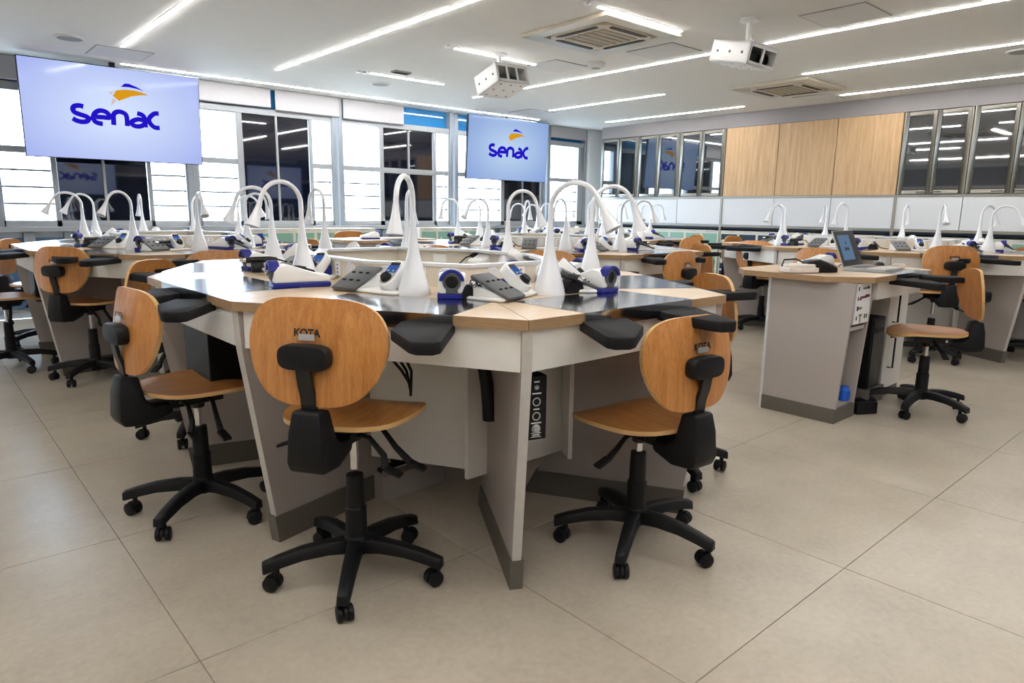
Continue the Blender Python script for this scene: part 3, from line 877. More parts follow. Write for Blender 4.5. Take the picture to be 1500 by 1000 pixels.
# ------------------------------------------------------------------ extras under the nearest bench
R3 = math.radians
def under_bench():
    # extraction control box hung beside the front corner leg
    (x, y, z), a = station('T1', 0, -0.385, 0.10)
    cb = MB().box((0, 0, 0), (0.07, 0.05, 0.20), 0)
    pr = [node('box_body', cb.mesh('box_body', ['black'], 0.003, 1))]
    for i, (zz, r) in enumerate(((0.065, 0.008), (0.02, 0.014), (-0.025, 0.014), (-0.065, 0.015))):
        mk = MB().lathe([(r * .7, 0.001), (r, 0.001)], 18) if i in (1, 2) else MB().lathe([(0, 0.006), (r * .6, 0.006), (r, 0.0)], 16)
        pr.append(node('dial' if i else 'button', mk.mesh('dial', ['silver']), (0, -0.026, zz), (PI / 2, 0, 0)))
    tx = MB()
    for zz, w in ((0.082, .018), (0.046, .03), (-0.003, .02), (-0.046, .034)): tx.box((0, -0.0262, zz), (w, 0.001, 0.004))
    tx.box((0, -0.0262, -0.09), (0.034, 0.001, 0.002)).box((0, -0.0262, -0.078), (0.034, 0.001, 0.002)).box((0, -0.0262, -0.084), (0.024, 0.001, 0.004))
    pr.append(node('printed_legend', tx.mesh('printed_legend', ['dev_white'])))
    cabs = MB().tube([(0.02, 0.02, 0.1), (0.05, 0.05, 0.135), (0.09, 0.09, 0.14), (0.1, 0.12, 0.17)], 0.005, 6).tube([(0.01, 0.02, 0.1), (0.06, 0.03, 0.12), (0.10, 0.06, 0.16)], 0.005, 6)
    pr.append(node('cable', cabs.mesh('cable', ['cable'])))
    thing('control_box', 'black control box with dials hanging beside the front corner leg', 'control box', (x, y, 0.59), a - R3(18), pr)
    # curved suction hose on the inner panel, front left station
    (x, y, z), a = station('T1', 7, 0.20, 0.40)
    h = MB()
    pth = [(0.0, 0, 0.73), (0.012, -0.004, 0.66), (0.03, -0.006, 0.58), (0.04, -0.006, 0.50), (0.042, -0.006, 0.45)]
    h.tube(pth, [0.022, 0.022, 0.024, 0.027, 0.027], 10)
    single('suction_arm', 'curved black suction arm under the nearest bench', 'suction arm', h.mesh('suction_arm', ['black']), (x, y, 0), (0, 0, a))
    # low taupe step with a dark pedal on it
    bx, by = 1.50, 2.40
    single('foot_step', 'low taupe box on the floor under the nearest bench', 'step', MB().box((0, 0, 0.0525), (0.32, 0.20, 0.105)).mesh('foot_step', ['grey_lam'], 0.003, 1), (bx, by, 0), (0, 0, 0.05))
    pd = [node('pedal_plate', MB().box((0, 0, 0.008), (0.16, 0.11, 0.016)).mesh('pedal_plate', ['black'], 0.003, 1)), node('pedal_edge', MB().box((0, -0.057, 0.006), (0.15, 0.004, 0.006)).mesh('pedal_edge', ['dev_white']))]
    thing('foot_pedal', 'black foot pedal lying on the low taupe box', 'pedal', (bx - 0.06, by, 0.105), 0.1, pd)
    # bundle of cables behind the front chair
    (x, y, z), a = station('T1', 7, -0.1, 0.42)
    cbm = MB()
    for q in range(3):
        cbm.tube([(-0.1 + q * .03, 0, 0.73), (-0.06 + q * .03, -0.03, 0.66 + q * .01), (0.0 + q * .02, -0.03, 0.60), (0.02, 0.0, 0.54 - q * .02)], 0.006, 6)
    single('cable_bundle', 'black cables hanging under the front left side of the nearest bench', 'cables', cbm.mesh('cable_bundle', ['cable']), (x, y, 0), (0, 0, a))
under_bench()

# ------------------------------------------------------------------ gooseneck lamp
def lamp_meshes():
    out = []
    for var in range(3):
        rise = (0.315, 0.33, 0.30)[var]; rr = (0.085, 0.075, 0.095)[var]; sweep = math.radians((160, 172, 150)[var])
        base = MB()
        prof = [(0, 0.0), (0.058, 0.0), (0.059, 0.004), (0.0565, 0.02), (0.0505, 0.042), (0.043, 0.068), (0.035, 0.095), (0.0275, 0.122), (0.021, 0.15), (0.0162, 0.18), (0.0128, 0.21), (0.0105, 0.24), (0.0095, 0.265)]
        base.lathe(prof, 20)
        neck = [(0, 0, 0.26), (0, 0, rise - 0.03), (0, 0, rise)]
        N_ = 14
        for i in range(1, N_ + 1):
            a = sweep * i / N_
            neck.append((rr - rr * math.cos(a), 0, rise + rr * math.sin(a)))
        d = Vector((math.sin(sweep), 0, math.cos(sweep)))
        p = Vector(neck[-1])
        neck.append(tuple(p + d * 0.03))
        nk = MB().tube(neck, [0.0092] * (len(neck) - 6) + [0.009] * 6, 10)
        h0 = p + d * 0.025
        hp = [h0 + d * q for q in (0, 0.02, 0.04, 0.06, 0.08, 0.098, 0.102)]
        hr = [0.0095, 0.0115, 0.0145, 0.0185, 0.0235, 0.029, 0.0295]
        hd = MB().tube(hp, hr, 16, cap=False)
        ins = MB().tube([hp[-2], hp[-3]], [0.0275, 0.02], 16, cap=True)
        out.append([node('lamp_base', base.mesh('lamp_base', ['lamp'])), node('gooseneck', nk.mesh('gooseneck', ['lamp'])),
                    node('lamp_head', hd.mesh('lamp_head', ['lamp']), ch=[node('bulb_cover', ins.mesh('bulb_cover', ['silver']))])])
    return out
LAMPS = lamp_meshes()
def add_lamp(t_, k, u=-0.05, v=0.40, yaw=0.0, var=0):
    (x, y, z), a = station(t_, k, u, v)
    thing('gooseneck_lamp', 'white gooseneck lamp on %s, %s' % (TD[t_], SD[k]), 'lamp', (x, y, ZT + (0.0016 if v < 0.337 else 0)), a - PI / 2 + yaw, LAMPS[var], 'white gooseneck bench lamps')

# ------------------------------------------------------------------ white and blue wax unit
def wax_unit():
    # length along y (front = -y), width along x
    prof = [(-0.105, 0.018), (-0.10, 0.062), (-0.082, 0.082), (-0.05, 0.086), (0.0, 0.070), (0.06, 0.050), (0.10, 0.046), (0.108, 0.040), (0.108, 0.018)]
    S = []
    n = len(prof)
    R_ = Matrix(((0, 0, 1, 0), (1, 0, 0, 0), (0, 1, 0, 0), (0, 0, 0, 1)))
    body = MB().prism(prof, -0.046, 0.046, T=R_).mesh('unit_body', ['dev_white'], 0.008, 2)
    foot = MB().box((0, 0.0015, 0.009), (0.098, 0.216, 0.019)).mesh('unit_foot', ['blue'], 0.004, 1)
    mouth = MB().lathe([(0.031, -0.010), (0.031, 0.004), (0.024, 0.006), (0.020, -0.002)], 20, 0, T=Matrix.Rotation(PI / 2, 4, 'X')).lathe([(0.0205, -0.0015), (0, -0.0015)], 18, 1, T=Matrix.Rotation(PI / 2, 4, 'X')).mesh('mouth', ['pad_grey', 'dark_hole'])
    collar = MB()
    arc = [(0.043 * math.cos(a), 0.043 * math.sin(a)) for a in [math.radians(q) for q in range(5, 176, 17)]]
    arci = [(0.031 * math.cos(a), 0.031 * math.sin(a)) for a in [math.radians(q) for q in range(175, 4, -17)]]
    collar.prism(arc + arci, -0.012, 0.028, T=Matrix.Rotation(PI / 2, 4, 'X'))
    dial = MB().box((0, 0, 0), (0.04, 0.004, 0.014)).mesh('label_plate', ['pad_grey'])
    return [node('unit_foot', foot), node('unit_body', body), node('mouth', mouth, (0, -0.1045, 0.056), label='dark round opening'),
            node('collar', collar.mesh('collar', ['blue'], 0.003, 1), (0, -0.090, 0.058), label='royal blue collar'), node('label_plate', dial, (0, -0.1035, 0.026))]
WAX = wax_unit()
def add_wax(t_, k, u, v, yaw=0.0, lab=None):
    (x, y, z), a = station(t_, k, u, v)
    thing('wax_unit', lab or 'white and blue device with round opening on %s, %s' % (TD[t_], SD[k]), 'lab device', (x, y, ZT + 0.002), a + yaw, WAX, 'white and blue bench devices')

# ------------------------------------------------------------------ handpiece in black cradle
def handpiece():
    cr = MB().prism([(-0.04, 0), (0.04, 0), (0.04, 0.02), (0.030, 0.045), (0.016, 0.052), (0.010, 0.042), (-0.010, 0.042), (-0.016, 0.052), (-0.030, 0.045), (-0.04, 0.02)], -0.028, 0.028, T=Matrix.Rotation(PI / 2, 4, 'X'))
    hp = MB().tube([(0, -0.05, 0.055), (0, -0.045, 0.055), (0, 0.0, 0.056), (0, 0.06, 0.058), (0, 0.09, 0.058)], [0.010, 0.014, 0.015, 0.014, 0.008], 12)
    tip = MB().tube([(0, -0.078, 0.055), (0, -0.072, 0.055), (0, -0.058, 0.055), (0, -0.048, 0.055)], [0.004, 0.008, 0.011, 0.011], 12)
    cb = MB().tube([(0, 0.088, 0.058), (0.01, 0.12, 0.05), (0.04, 0.14, 0.015), (0.08, 0.13, 0.006), (0.12, 0.10, 0.006)], 0.004, 6)
    return [node('cradle', cr.mesh('cradle', ['black'], 0.006, 2)), node('handpiece_body', hp.mesh('handpiece_body', ['black_metal']), ch=[node('handpiece_tip', tip.mesh('handpiece_tip', ['chrome']), label='silver handpiece tip')]), node('cord', cb.mesh('cord', ['cable']))]
HAND = handpiece()
def add_hand(t_, k, u, v, yaw=0.0):
    (x, y, z), a = station(t_, k, u, v)
    thing('handpiece', 'black handpiece in a black cradle on %s, %s' % (TD[t_], SD[k]), 'handpiece', (x, y, ZT + 0.002), a + yaw, HAND, 'handpieces in cradles')

# ------------------------------------------------------------------ motor control: sloped grey pad and display unit on a white tray
def control():
    P = []
    tray = MB().prism([(-0.16, -0.06), (0.14, -0.055), (0.16, 0.0), (0.13, 0.09), (-0.15, 0.09)], 0, 0.012).mesh('tray', ['dev_white'], 0.004, 1)
    wedge = MB().prism([(-0.085, 0.010), (0.085, 0.010), (0.085, 0.058)], -0.055, 0.055, T=Matrix(((0, 0, 1, -0.085), (1, 0, 0, 0.01), (0, 1, 0, 0), (0, 0, 0, 1)))).mesh('pad_wedge', ['dev_white'], 0.003, 1)
    Tp = tr(-0.085, 0.0, 0.044) @ Matrix.Rotation(math.radians(25), 4, 'X')
    pad = MB().box((0, 0, 0), (0.12, 0.165, 0.014), 0, T=Tp).mesh('pad', ['pad_grey'], 0.006, 2)
    stud = MB()
    for i in range(3):
        for j in range(2):
            stud.box((-0.035 + i * 0.035, -0.03 + j * 0.055, 0.0085), (0.014, 0.006, 0.004), 0, T=Tp)
    P += [node('tray', tray), node('pad_wedge', wedge), node('pad', pad, label='grey sloped pad', ch=[node('pad_studs', stud.mesh('pad_studs', ['rubber']))])]
    Td = tr(0.075, 0.012, 0.062) @ Matrix.Rotation(math.radians(42), 4, 'X')
    out = []
    for i in range(24):
        a = 2 * PI * i / 24
        out.append((0.036 * math.copysign(abs(math.cos(a)) ** .8, math.cos(a)), (0.066 if math.sin(a) > 0 else 0.062) * math.copysign(abs(math.sin(a)) ** .75, math.sin(a))))
    hs = MB().prism(out, -0.03, 0.012, T=Td).mesh('display_housing', ['dev_white'], 0.005, 2)
    face = MB().prism([(x * .8, y * .85) for x, y in out], 0.0115, 0.0135, T=Td).mesh('display_face', ['silver'])
    sc = MB().box((0, 0.018, 0.0145), (0.046, 0.034, 0.002), 0, T=Td).mesh('display', ['lcd'])
    sd = MB().box((0, 0.043, 0.0145), (0.042, 0.012, 0.002), 0, T=Td)
    kn = MB().lathe([(0, 0.014), (0.017, 0.014), (0.021, 0.0), (0.022, -0.002)], 18, T=Td @ tr(0, -0.026, 0.0145)).mesh('knob', ['black'])
    bt = MB().box((-0.012, 0.008, 0.016), (0.009, 0.007, 0.002), 0, T=Td).box((0.012, 0.008, 0.016), (0.009, 0.007, 0.002), 0, T=Td)
    P.append(node('display_housing', hs, ch=[node('display_face', face), node('display', sc, label='blue lit display'), node('display_strip', sd.mesh('display_strip', ['lcd_dark'])), node('knob', kn), node('button', bt.mesh('button', ['silver']))]))
    st = MB().box((0.075, 0.045, 0.03), (0.05, 0.06, 0.05), 0).mesh('display_stand', ['blue'], 0.004, 1)
    P.append(node('display_stand', st))
    return P
CTRL = control()
def add_ctrl(t_, k, u, v, yaw=0.0):
    (x, y, z), a = station(t_, k, u, v)
    thing('motor_control', 'motor control with grey pad and blue display on %s, %s' % (TD[t_], SD[k]), 'motor control', (x, y, ZT + 0.002), a + yaw, CTRL, 'bench motor controls')

rnd = random.Random(3)
R3 = math.radians
SPEC = {  # overrides on the nearest bench: ctrl(u,v,yaw) lamp(u,v,yaw,var) wax(u,v,yaw) hand(u,v,yaw)
    ('T1', 7): dict(c=(-0.22, 0.42, R3(-14)), l=(-0.05, 0.40, R3(6), 1), w=(0.09, 0.42, R3(22)), h=(0.19, 0.37, R3(20))),
    ('T1', 0): dict(c=(-0.20, 0.42, R3(20)), l=(-0.03, 0.40, R3(18), 2), w=(0.185, 0.40, R3(2)), h=(0.07, 0.385, R3(-6))),
    ('T1', 6): dict(c=(-0.10, 0.52, R3(20)), l=(0.02, 0.47, R3(4), 0), w=(0.22, 0.36, R3(-12)), h=(0.09, 0.35, R3(-30))),
    ('T1', 1): dict(c=(-0.25, 0.50, R3(-12)), l=(-0.10, 0.40, R3(-2), 0), w=(-0.03, 0.50, R3(25)), h=(0.16, 0.42, R3(10))),
    ('T1', 5): dict(c=(-0.22, 0.50, 0), l=(-0.10, 0.44, R3(8), 0), w=(0.16, 0.44, R3(30)), h=(0.30, 0.42, R3(10))),
}
for t_ in TABLES:
    for k in range(8):
        s = SPEC.get((t_, k))
        if s is None:
            j = lambda q: rnd.uniform(-q, q)
            s = dict(c=(-0.24 + j(.02), 0.45 + j(.02), R3(j(14))), l=(-0.05 + j(.02), 0.42 + j(.02), R3(j(14)), rnd.randrange(3)),
                     w=(0.10 + j(.02), 0.44 + j(.02), R3(15 + j(20))), h=(0.21 + j(.015), 0.40 + j(.02), R3(15 + j(20))))
        add_ctrl(t_, k, *s['c']); add_lamp(t_, k, *s['l']); add_wax(t_, k, *s['w']); add_hand(t_, k, *s['h'])

# ------------------------------------------------------------------ plywood swivel chair
def chair_parts():
    low, up = [], []
    # star base
    st = MB()
    for i in range(5):
        R_ = rz(2 * PI * i / 5)
        sec = []
        for (x, zt, zb, hw) in ((0.02, 0.132, 0.085, 0.026), (0.09, 0.134, 0.092, 0.025), (0.17, 0.126, 0.088, 0.023), (0.24, 0.110, 0.074, 0.021), (0.292, 0.094, 0.060, 0.019)):
            sec.append([(x, -hw, zb), (x, hw, zb), (x, hw * .82, zt), (x, -hw * .82, zt)])
        vs = [p for q in sec for p in q]
        fs = []
        for q in range(len(sec) - 1):
            for e in range(4):
                fs.append((q * 4 + e, q * 4 + (e + 1) % 4, q * 4 + 4 + (e + 1) % 4, q * 4 + 4 + e))
        e = (len(sec) - 1) * 4
        fs += [(3, 2, 1, 0), (e, e + 1, e + 2, e + 3)]
        st.add(vs, fs, 0, False, R_)
    st.lathe([(0, 0.078), (0.036, 0.078), (0.042, 0.11), (0.040, 0.135), (0.036, 0.145), (0, 0.145)], 20)
    low.append(node('star_base', st.mesh('star_base', ['black'], 0.004, 1)))
    cs = MB()
    for s in (-1, 1):
        cs.lathe([(0, -0.009), (0.020, -0.009), (0.025, -0.006), (0.025, 0.006), (0.020, 0.009), (0, 0.009)], 18, 0, T=tr(0, s * 0.0155, 0.025) @ Matrix.Rotation(PI / 2, 4, 'X'))
    hood = [(0.028 * math.cos(a), 0.025 + 0.028 * math.sin(a)) for a in [R3(q) for q in range(-5, 186, 19)]]
    cs.prism(hood, -0.0055, 0.0055, 0, T=Matrix.Rotation(PI / 2, 4, 'X'))
    cs.cyl((0.014, 0, 0.03), (0.014, 0, 0.068), 0.009, 10)
    caster = cs.mesh('caster', ['black'])
    for i in range(5):
        a = 2 * PI * i / 5
        low.append(node('caster', caster, (0.262 * math.cos(a), 0.262 * math.sin(a), 0), (0, 0, a + (1.9, 0.4, 2.6, 3.5, 0.9)[i])))
    low.append(node('column_cover', MB().lathe([(0.035, 0.14), (0.034, 0.20), (0.0345, 0.235), (0.0295, 0.24), (0.029, 0.30), (0.027, 0.345), (0, 0.345)], 20).mesh('column_cover', ['black'])))
    low.append(node('gas_lift', MB().cyl((0, 0, 0.34), (0, 0, 0.48), 0.014, 14).mesh('gas_lift', ['chrome'])))
    # seat (origin at seat top height)
    oc = []
    n = 44
    for i in range(n):
        a = 2 * PI * i / n
        c, s = math.cos(a), math.sin(a)
        x = math.copysign(abs(c) ** 0.72, c)
        y = math.copysign(abs(s) ** 0.80, s)
        w = 0.205 + 0.018 * y
        oc.append((x * w, y * 0.205 + 0.01))
    def hs(x, y):
        z = 0.0
        if y > 0.09: z -= 1.6 * (y - 0.09) ** 2
        if y < -0.09: z += 0.9 * (y + 0.09) ** 2
        return z + 0.18 * x * x
    up.append(node('seat', MB().plate(oc, 8, hs, 0.015, 0, 1).mesh('seat', ['ply_seat', 'ply_edge'])))
    # mechanism and levers
    mech = MB().box((0, 0.0, -0.030), (0.15, 0.22, 0.012)).box((0, -0.02, -0.050), (0.11, 0.20, 0.038)).box((0, -0.14, -0.062), (0.07, 0.12, 0.028)).cyl((0, 0, -0.095), (0, 0, -0.05), 0.026, 14)
    up.append(node('mechanism', mech.mesh('mechanism', ['black_metal'], 0.004, 1)))
    bo = MB().cyl((-0.004, 0, 0), (0.004, 0, 0), 0.008, 10).mesh('bolt', ['chrome'])
    for q in (-0.060, 0.060):
        up.append(node('bolt', MB().cyl((q - 0.004, -0.085, -0.05), (q + 0.004, -0.085, -0.05), 0.008, 10).mesh('bolt', ['chrome'])))
    for s, y0_ in ((1, 0.02), (-1, -0.02), (1, -0.07)):
        lv = MB()
        tip = 0.23 if y0_ != -0.07 else 0.19
        dz = -0.11 if y0_ == 0.02 else (-0.065 if s < 0 else -0.10)
        lv.tube([(s * 0.05, y0_, -0.05), (s * 0.09, y0_, -0.058), (s * 0.14, y0_ - 0.01, -0.05 + dz * .55), (s * (tip - 0.04), y0_ - 0.02, -0.05 + dz * .9)], [0.007, 0.008, 0.010, 0.012], 8)
        lv.box((0, 0, 0), (0.055, 0.030, 0.009), 0, T=tr(s * (tip - 0.015), y0_ - 0.02, -0.052 + dz * .97) @ Matrix.Rotation(s * 0.35, 4, 'Y'))
        up.append(node('lever', lv.mesh('lever', ['black'])))
    # spine cover: side profile extruded in x
    prof = [(-0.212, 0.068), (-0.270, 0.072), (-0.282, 0.01), (-0.288, -0.075), (-0.275, -0.105), (-0.19, -0.112), (-0.11, -0.085), (-0.10, -0.045), (-0.170, -0.045), (-0.198, -0.02)]
    cov = MB()
    Tc = Matrix(((0, 0, 1, 0), (1, 0, 0, 0), (0, 1, 0, 0), (0, 0, 0, 1)))
    cov.prism(prof, -0.056, 0.056, T=Tc)
    cm = cov.mesh('spine_cover', ['black'], 0.010, 2)
    # narrower towards the top
    for v_ in cm.vertices:
        k = max(0, min(1, (v_.co.z + 0.02) / 0.12))
        v_.co.x *= 1 - 0.30 * k
    up.append(node('spine_cover', cm))
    sp = MB()
    pth = [(-0.243, 0.05), (-0.250, 0.11), (-0.262, 0.15), (-0.268, 0.19), (-0.266, 0.23)]
    for i in range(len(pth) - 1):
        (y0_, z0_), (y1_, z1_) = pth[i], pth[i + 1]
        sp.add([(-.022, y0_ - .006, z0_), (.022, y0_ - .006, z0_), (.022, y0_ + .006, z0_), (-.022, y0_ + .006, z0_),
                (-.022, y1_ - .006, z1_), (.022, y1_ - .006, z1_), (.022, y1_ + .006, z1_), (-.022, y1_ + .006, z1_)],
               [(0, 1, 5, 4), (1, 2, 6, 5), (2, 3, 7, 6), (3, 0, 4, 7)] + ([(3, 2, 1, 0)] if i == 0 else []) + ([(4, 5, 6, 7)] if i == len(pth) - 2 else []))
    up.append(node('spine_bar', sp.mesh('spine_bar', ['black_metal'])))
    kb = MB().prism([(0.076 * math.copysign(abs(math.cos(a)) ** .45, math.cos(a)), 0.036 * math.copysign(abs(math.sin(a)) ** .7, math.sin(a))) for a in [2 * PI * i / 20 for i in range(20)]], 0, 0.042, T=tr(0, -0.238, 0.222) @ Matrix.Rotation(PI / 2, 4, 'X')).mesh('back_bracket', ['black'], 0.008, 2)
    up.append(node('back_bracket', kb))
    # backrest : plate in local xz, built as plate in xy then stood up
    ob = []
    n = 48
    for i in range(n):
        a = 2 * PI * i / n
        c, s = math.cos(a), math.sin(a)
        y = math.copysign(abs(s) ** (0.76 if s > 0 else 0.68), s)
        x = math.copysign(abs(c) ** 0.52, c)
        w = 0.216 * (1.0 if y > 0.1 else 1 - 0.24 * ((0.1 - y) / 1.1) ** 1.2)
        ob.append((x * w, y * 0.150 + 0.004))
    def hb(x, y): return 0.95 * x * x + 0.5 * (y * y)
    Tb = tr(0, -0.228, 0.226) @ Matrix.Rotation(R3(-7), 4, 'X') @ Matrix(((1, 0, 0, 0), (0, 0, 1, 0), (0, 1, 0, 0), (0, 0, 0, 1)))
    bk = MB().plate(ob, 8, hb, 0.014, 0, 1, T=Tb)
    # maker's lettering and a small tag on the back face
    txc = bpy.data.curves.new('maker_lettering', 'FONT')
    txc.body = 'KOTA'
    txc.size = 0.029
    txc.offset = 0.0011
    txc.align_x = 'CENTER'
    tob = bpy.data.objects.new('tmp', txc)
    COL.objects.link(tob)
    dg = bpy.context.evaluated_depsgraph_get()
    tme = bpy.data.meshes.new_from_object(tob.evaluated_get(dg))
    bpy.data.objects.remove(tob, do_unlink=True)
    tme.materials.clear(); tme.materials.append(M['print_black'])
    tme.name = 'maker_lettering'
    Tt = tr(0, -0.2450, 0.277) @ Matrix.Rotation(R3(-7), 4, 'X') @ Matrix.Rotation(PI / 2, 4, 'X')
    tme.transform(Tt)
    tag = MB().box((0, 0, 0), (0.048, 0.003, 0.017), 0, T=tr(0, -0.2465, 0.275) @ Matrix.Rotation(R3(-7), 4, 'X')).mesh('asset_tag', ['silver'])
    up.append(node('backrest', bk.mesh('backrest', ['ply', 'ply_edge']), ch=[node('maker_lettering', tme, label='small black maker lettering'), node('asset_tag', tag)]))
    return low, up
CLOW, CUP = chair_parts()
def chair(x, y, heading, lab, seat=0.53, base=0.0):
    """heading: degrees, direction the sitter faces"""
    h = R3(heading - 90)
    parts = []
    for p in CLOW:
        q = dict(p)
        if p['name'] == 'gas_lift':
            q['loc'] = (0, 0, seat - 0.53)
        else:
            b = R3(base) - h
            l = rz(b) @ Vector(p['loc'])
            q['loc'] = l; q['rot'] = (0, 0, p['rot'][2] + b)
        parts.append(q)
    for p in CUP:
        q = dict(p); q['loc'] = (0, 0, seat); parts.append(q)
    thing('swivel_chair', lab, 'chair', (x, y, 0), h, parts, 'plywood swivel chairs')

def at_station(t_, k, out=0.08, du=0.0, dh=0.0, seat=0.52, base=None, lab=None):
    (x, y, z), a = station(t_, k, du, -out)
    chair(x, y, math.degrees(a) + 90 + dh, lab or 'plywood swivel chair at %s, %s' % (TD[t_], SD[k]), seat, rnd.uniform(0, 72) if base is None else base)

# chairs of the nearest bench, placed one by one
chair(0.992, 1.862, 34, 'plywood swivel chair in front, its back to the camera', 0.555, 17)
chair(1.860, 1.413, 85, 'plywood swivel chair right of the front corner leg, seat turned left', 0.478, -7)
chair(0.775, 2.685, 6, 'plywood swivel chair at the left of the nearest bench, seen from the side', 0.515, 5)
at_station('T1', 1, 0.02, 0.0, 0, 0.53, 30)
at_station('T1', 5, -0.02, -0.06, -18, 0.53)
# middle bench
at_station('T3', 0, 0.02, -0.10, 0, 0.53)
at_station('T3', 7, 0.0, 0.0, 0, 0.53)
at_station('T3', 1, 0.05, 0, 0, 0.53)
at_station('T3', 6, -0.05, 0.0, 0, 0.53)
# left bench
at_station('T2', 0, -0.02, -0.12, 0, 0.53)
chair(0.905, 5.36, 36, 'plywood swivel chair at the left window bench, its back to the camera', 0.54, 10)
at_station('T2', 6, 0.12, 0.0, 0, 0.53, 0)
at_station('T2', 5, 0.05, 0, 0, 0.52)
at_station('T2', 2, 0.05, 0, 0, 0.52)
# far bench
for k in (0, 1, 2): at_station('T4', k, 0.06, 0, rnd.uniform(-15, 15), 0.54)
# right bench
chair(6.64, 3.56, -4, 'plywood swivel chair at the right-hand bench, just left of the laptop desk', 0.54, 20)
at_station('T5', 4, 0.10, -0.2, 0, 0.55)
at_station('T5', 6, 0.0, 0.0, 0, 0.52)
at_station('T5', 7, -0.06, -0.12, 12, 0.575, 30)
at_station('T5', 0, 0.0, 0, 0, 0.52)
at_station('T5', 1, 0.05, 0, 0, 0.52)

# ------------------------------------------------------------------ teacher's desks
def teacher_desk(x, y, lab, poster=True):
    """origin at the front-left bottom corner region; width along +x, user side is -y"""
    Z = 0.84
    P = []
    top = [(-0.04, 0.60), (-0.06, 0.10), (0.12, -0.10), (1.02, -0.10), (1.16, 0.06), (1.16, 0.60), (1.0, 0.72), (0.1, 0.72)]
    P.append(node('desk_top', MB().prism(top, Z - 0.032, Z, 0, 1).mesh('desk_top', ['oak_top', 'oak_edge'])))
    P.append(node('steel_insert', MB().span((0.42, -0.104, Z - 0.001), (0.94, 0.22, Z + 0.0016)).span((0.42, -0.104, Z - 0.032), (0.94, -0.101, Z)).mesh('steel_insert', ['steel'])))
    # left cabinet, open towards the user, leaning slightly out at the top
    t = 0.02
    def lean(zz): return -0.06 * zz / Z
    cab = MB()
    for (ya, yb) in ((0.0, 0.0),):
        pass
    sp = [(0.0, 0.0), (0.44, 0.0), (0.46, Z - 0.032), (-0.05, Z - 0.032)]
    Rx = Matrix(((0, 0, 1, 0), (1, 0, 0, 0), (0, 1, 0, 0), (0, 0, 0, 1)))
    P.append(node('side_panel', MB().prism(sp, 0.0, t, 0, T=Rx).mesh('side_panel', ['grey_lam'], 0.001, 1)))
    P.append(node('side_panel', MB().prism(sp, 0.24, 0.26, 0, T=Rx).mesh('side_panel', ['grey_lam'], 0.001, 1)))
    P.append(node('cabinet_back', MB().span((t, 0.42, 0.08), (0.24, 0.44, Z - 0.032)).mesh('cabinet_back', ['grey_lam'])))
    P.append(node('shelf', MB().span((t, 0.01, 0.08), (0.24, 0.42, 0.10)).mesh('shelf', ['grey_lam'])))
    P.append(node('shelf', MB().span((t, -0.02, 0.535), (0.24, 0.42, 0.555)).mesh('shelf', ['grey_edge'])))
    P.append(node('drawer_front', MB().span((t, -0.04, 0.575), (0.24, -0.028, Z - 0.04)).mesh('drawer_front', ['grey_lam'])))
    P.append(node('skirting', MB().span((-0.008, -0.006, 0), (0.268, 0.45, 0.085)).mesh('skirting', ['skirt'], 0.002, 1)))
    P.append(node('edge_strip', MB().span((-0.012, 0.44, 0.0), (0.012, 0.452, Z - 0.034)).mesh('edge_strip', ['white_panel'])))
    # apron and modesty panel
    P.append(node('apron', MB().span((0.27, -0.06, 0.70), (0.95, -0.042, Z - 0.032)).span((0.95, -0.06, 0.70), (0.968, 0.35, Z - 0.032)).mesh('apron', ['white_lam'])))
    P.append(node('modesty_panel', MB().span((0.26, 0.46, 0.12), (1.1, 0.48, Z - 0.032)).mesh('modesty_panel', ['grey_lam'])))
    P.append(node('plinth', MB().span((0.50, 0.03, 0.0), (0.80, 0.48, 0.10)).mesh('plinth', ['skirt'])))
    # right pedestal with two long black handles
    ped = node('pedestal', MB().span((0.80, 0.05, 0.06), (1.12, 0.48, Z - 0.032)).mesh('pedestal', ['white_lam'], 0.002, 1))
    for zz in (0.60, 0.30):
        ped['ch'].append(node('handle', MB().tube([(0, 0, 0.1), (0, -0.03, 0.1), (0, -0.03, -0.1), (0, 0, -0.1)], 0.006, 6).mesh('handle', ['black_metal']), (0.88, 0.05, zz), label='black bar handle'))
    P.append(ped)
    P.append(node('pedestal_skirting', MB().span((0.80, 0.06, 0), (1.12, 0.47, 0.06)).mesh('pedestal_skirting', ['skirt'])))
    for s, me, xx, an in ((-1, padL, 0.48, -24), (1, pad_mesh, 0.88, 24)):
        P.append(node('arm_rest', me, (xx, -0.10, Z - 0.026), (0, 0, R3(an)), label='black padded arm rest'))
    if poster:
        pm = MB().box((0, 0, 0), (0.20, 0.002, 0.225), 0)
        q = -0.0018
        for i, zz in enumerate((0.085, 0.03, -0.025, -0.08)):
            pm.box((-0.07, q, zz), (0.012, 0.001, 0.022), 1 if i in (0, 3) else 3)
        pm.box((0.01, q, 0.085), (0.05, 0.001, 0.008), 1).box((0.055, q, 0.087), (0.03, 0.001, 0.014), 1)
        pm.box((0.0, q, 0.035), (0.09, 0.001, 0.012), 2).box((0.05, q, 0.04), (0.06, 0.001, 0.016), 2).box((-0.04, q, 0.026), (0.03, 0.001, 0.01), 2)
        pm.box((-0.035, q, -0.025), (0.05, 0.001, 0.014), 4).box((-0.065, q, -0.025), (0.016, 0.001, 0.026), 3)
        pm.box((-0.02, q, -0.085), (0.014, 0.001, 0.045), 4).box((-0.02, q, -0.065), (0.04, 0.001, 0.012), 4).box((0.04, q, -0.075), (0.014, 0.001, 0.025), 1).box((0.065, q, -0.075), (0.012, 0.001, 0.022), 1)
        P.append(node('instruction_sheet', pm.mesh('instruction_sheet', ['paper', 'print_black', 'maroon', 'blue', 'brass']), (0.13, -0.042, 0.69), label='white sheet with printed tool pictures'))
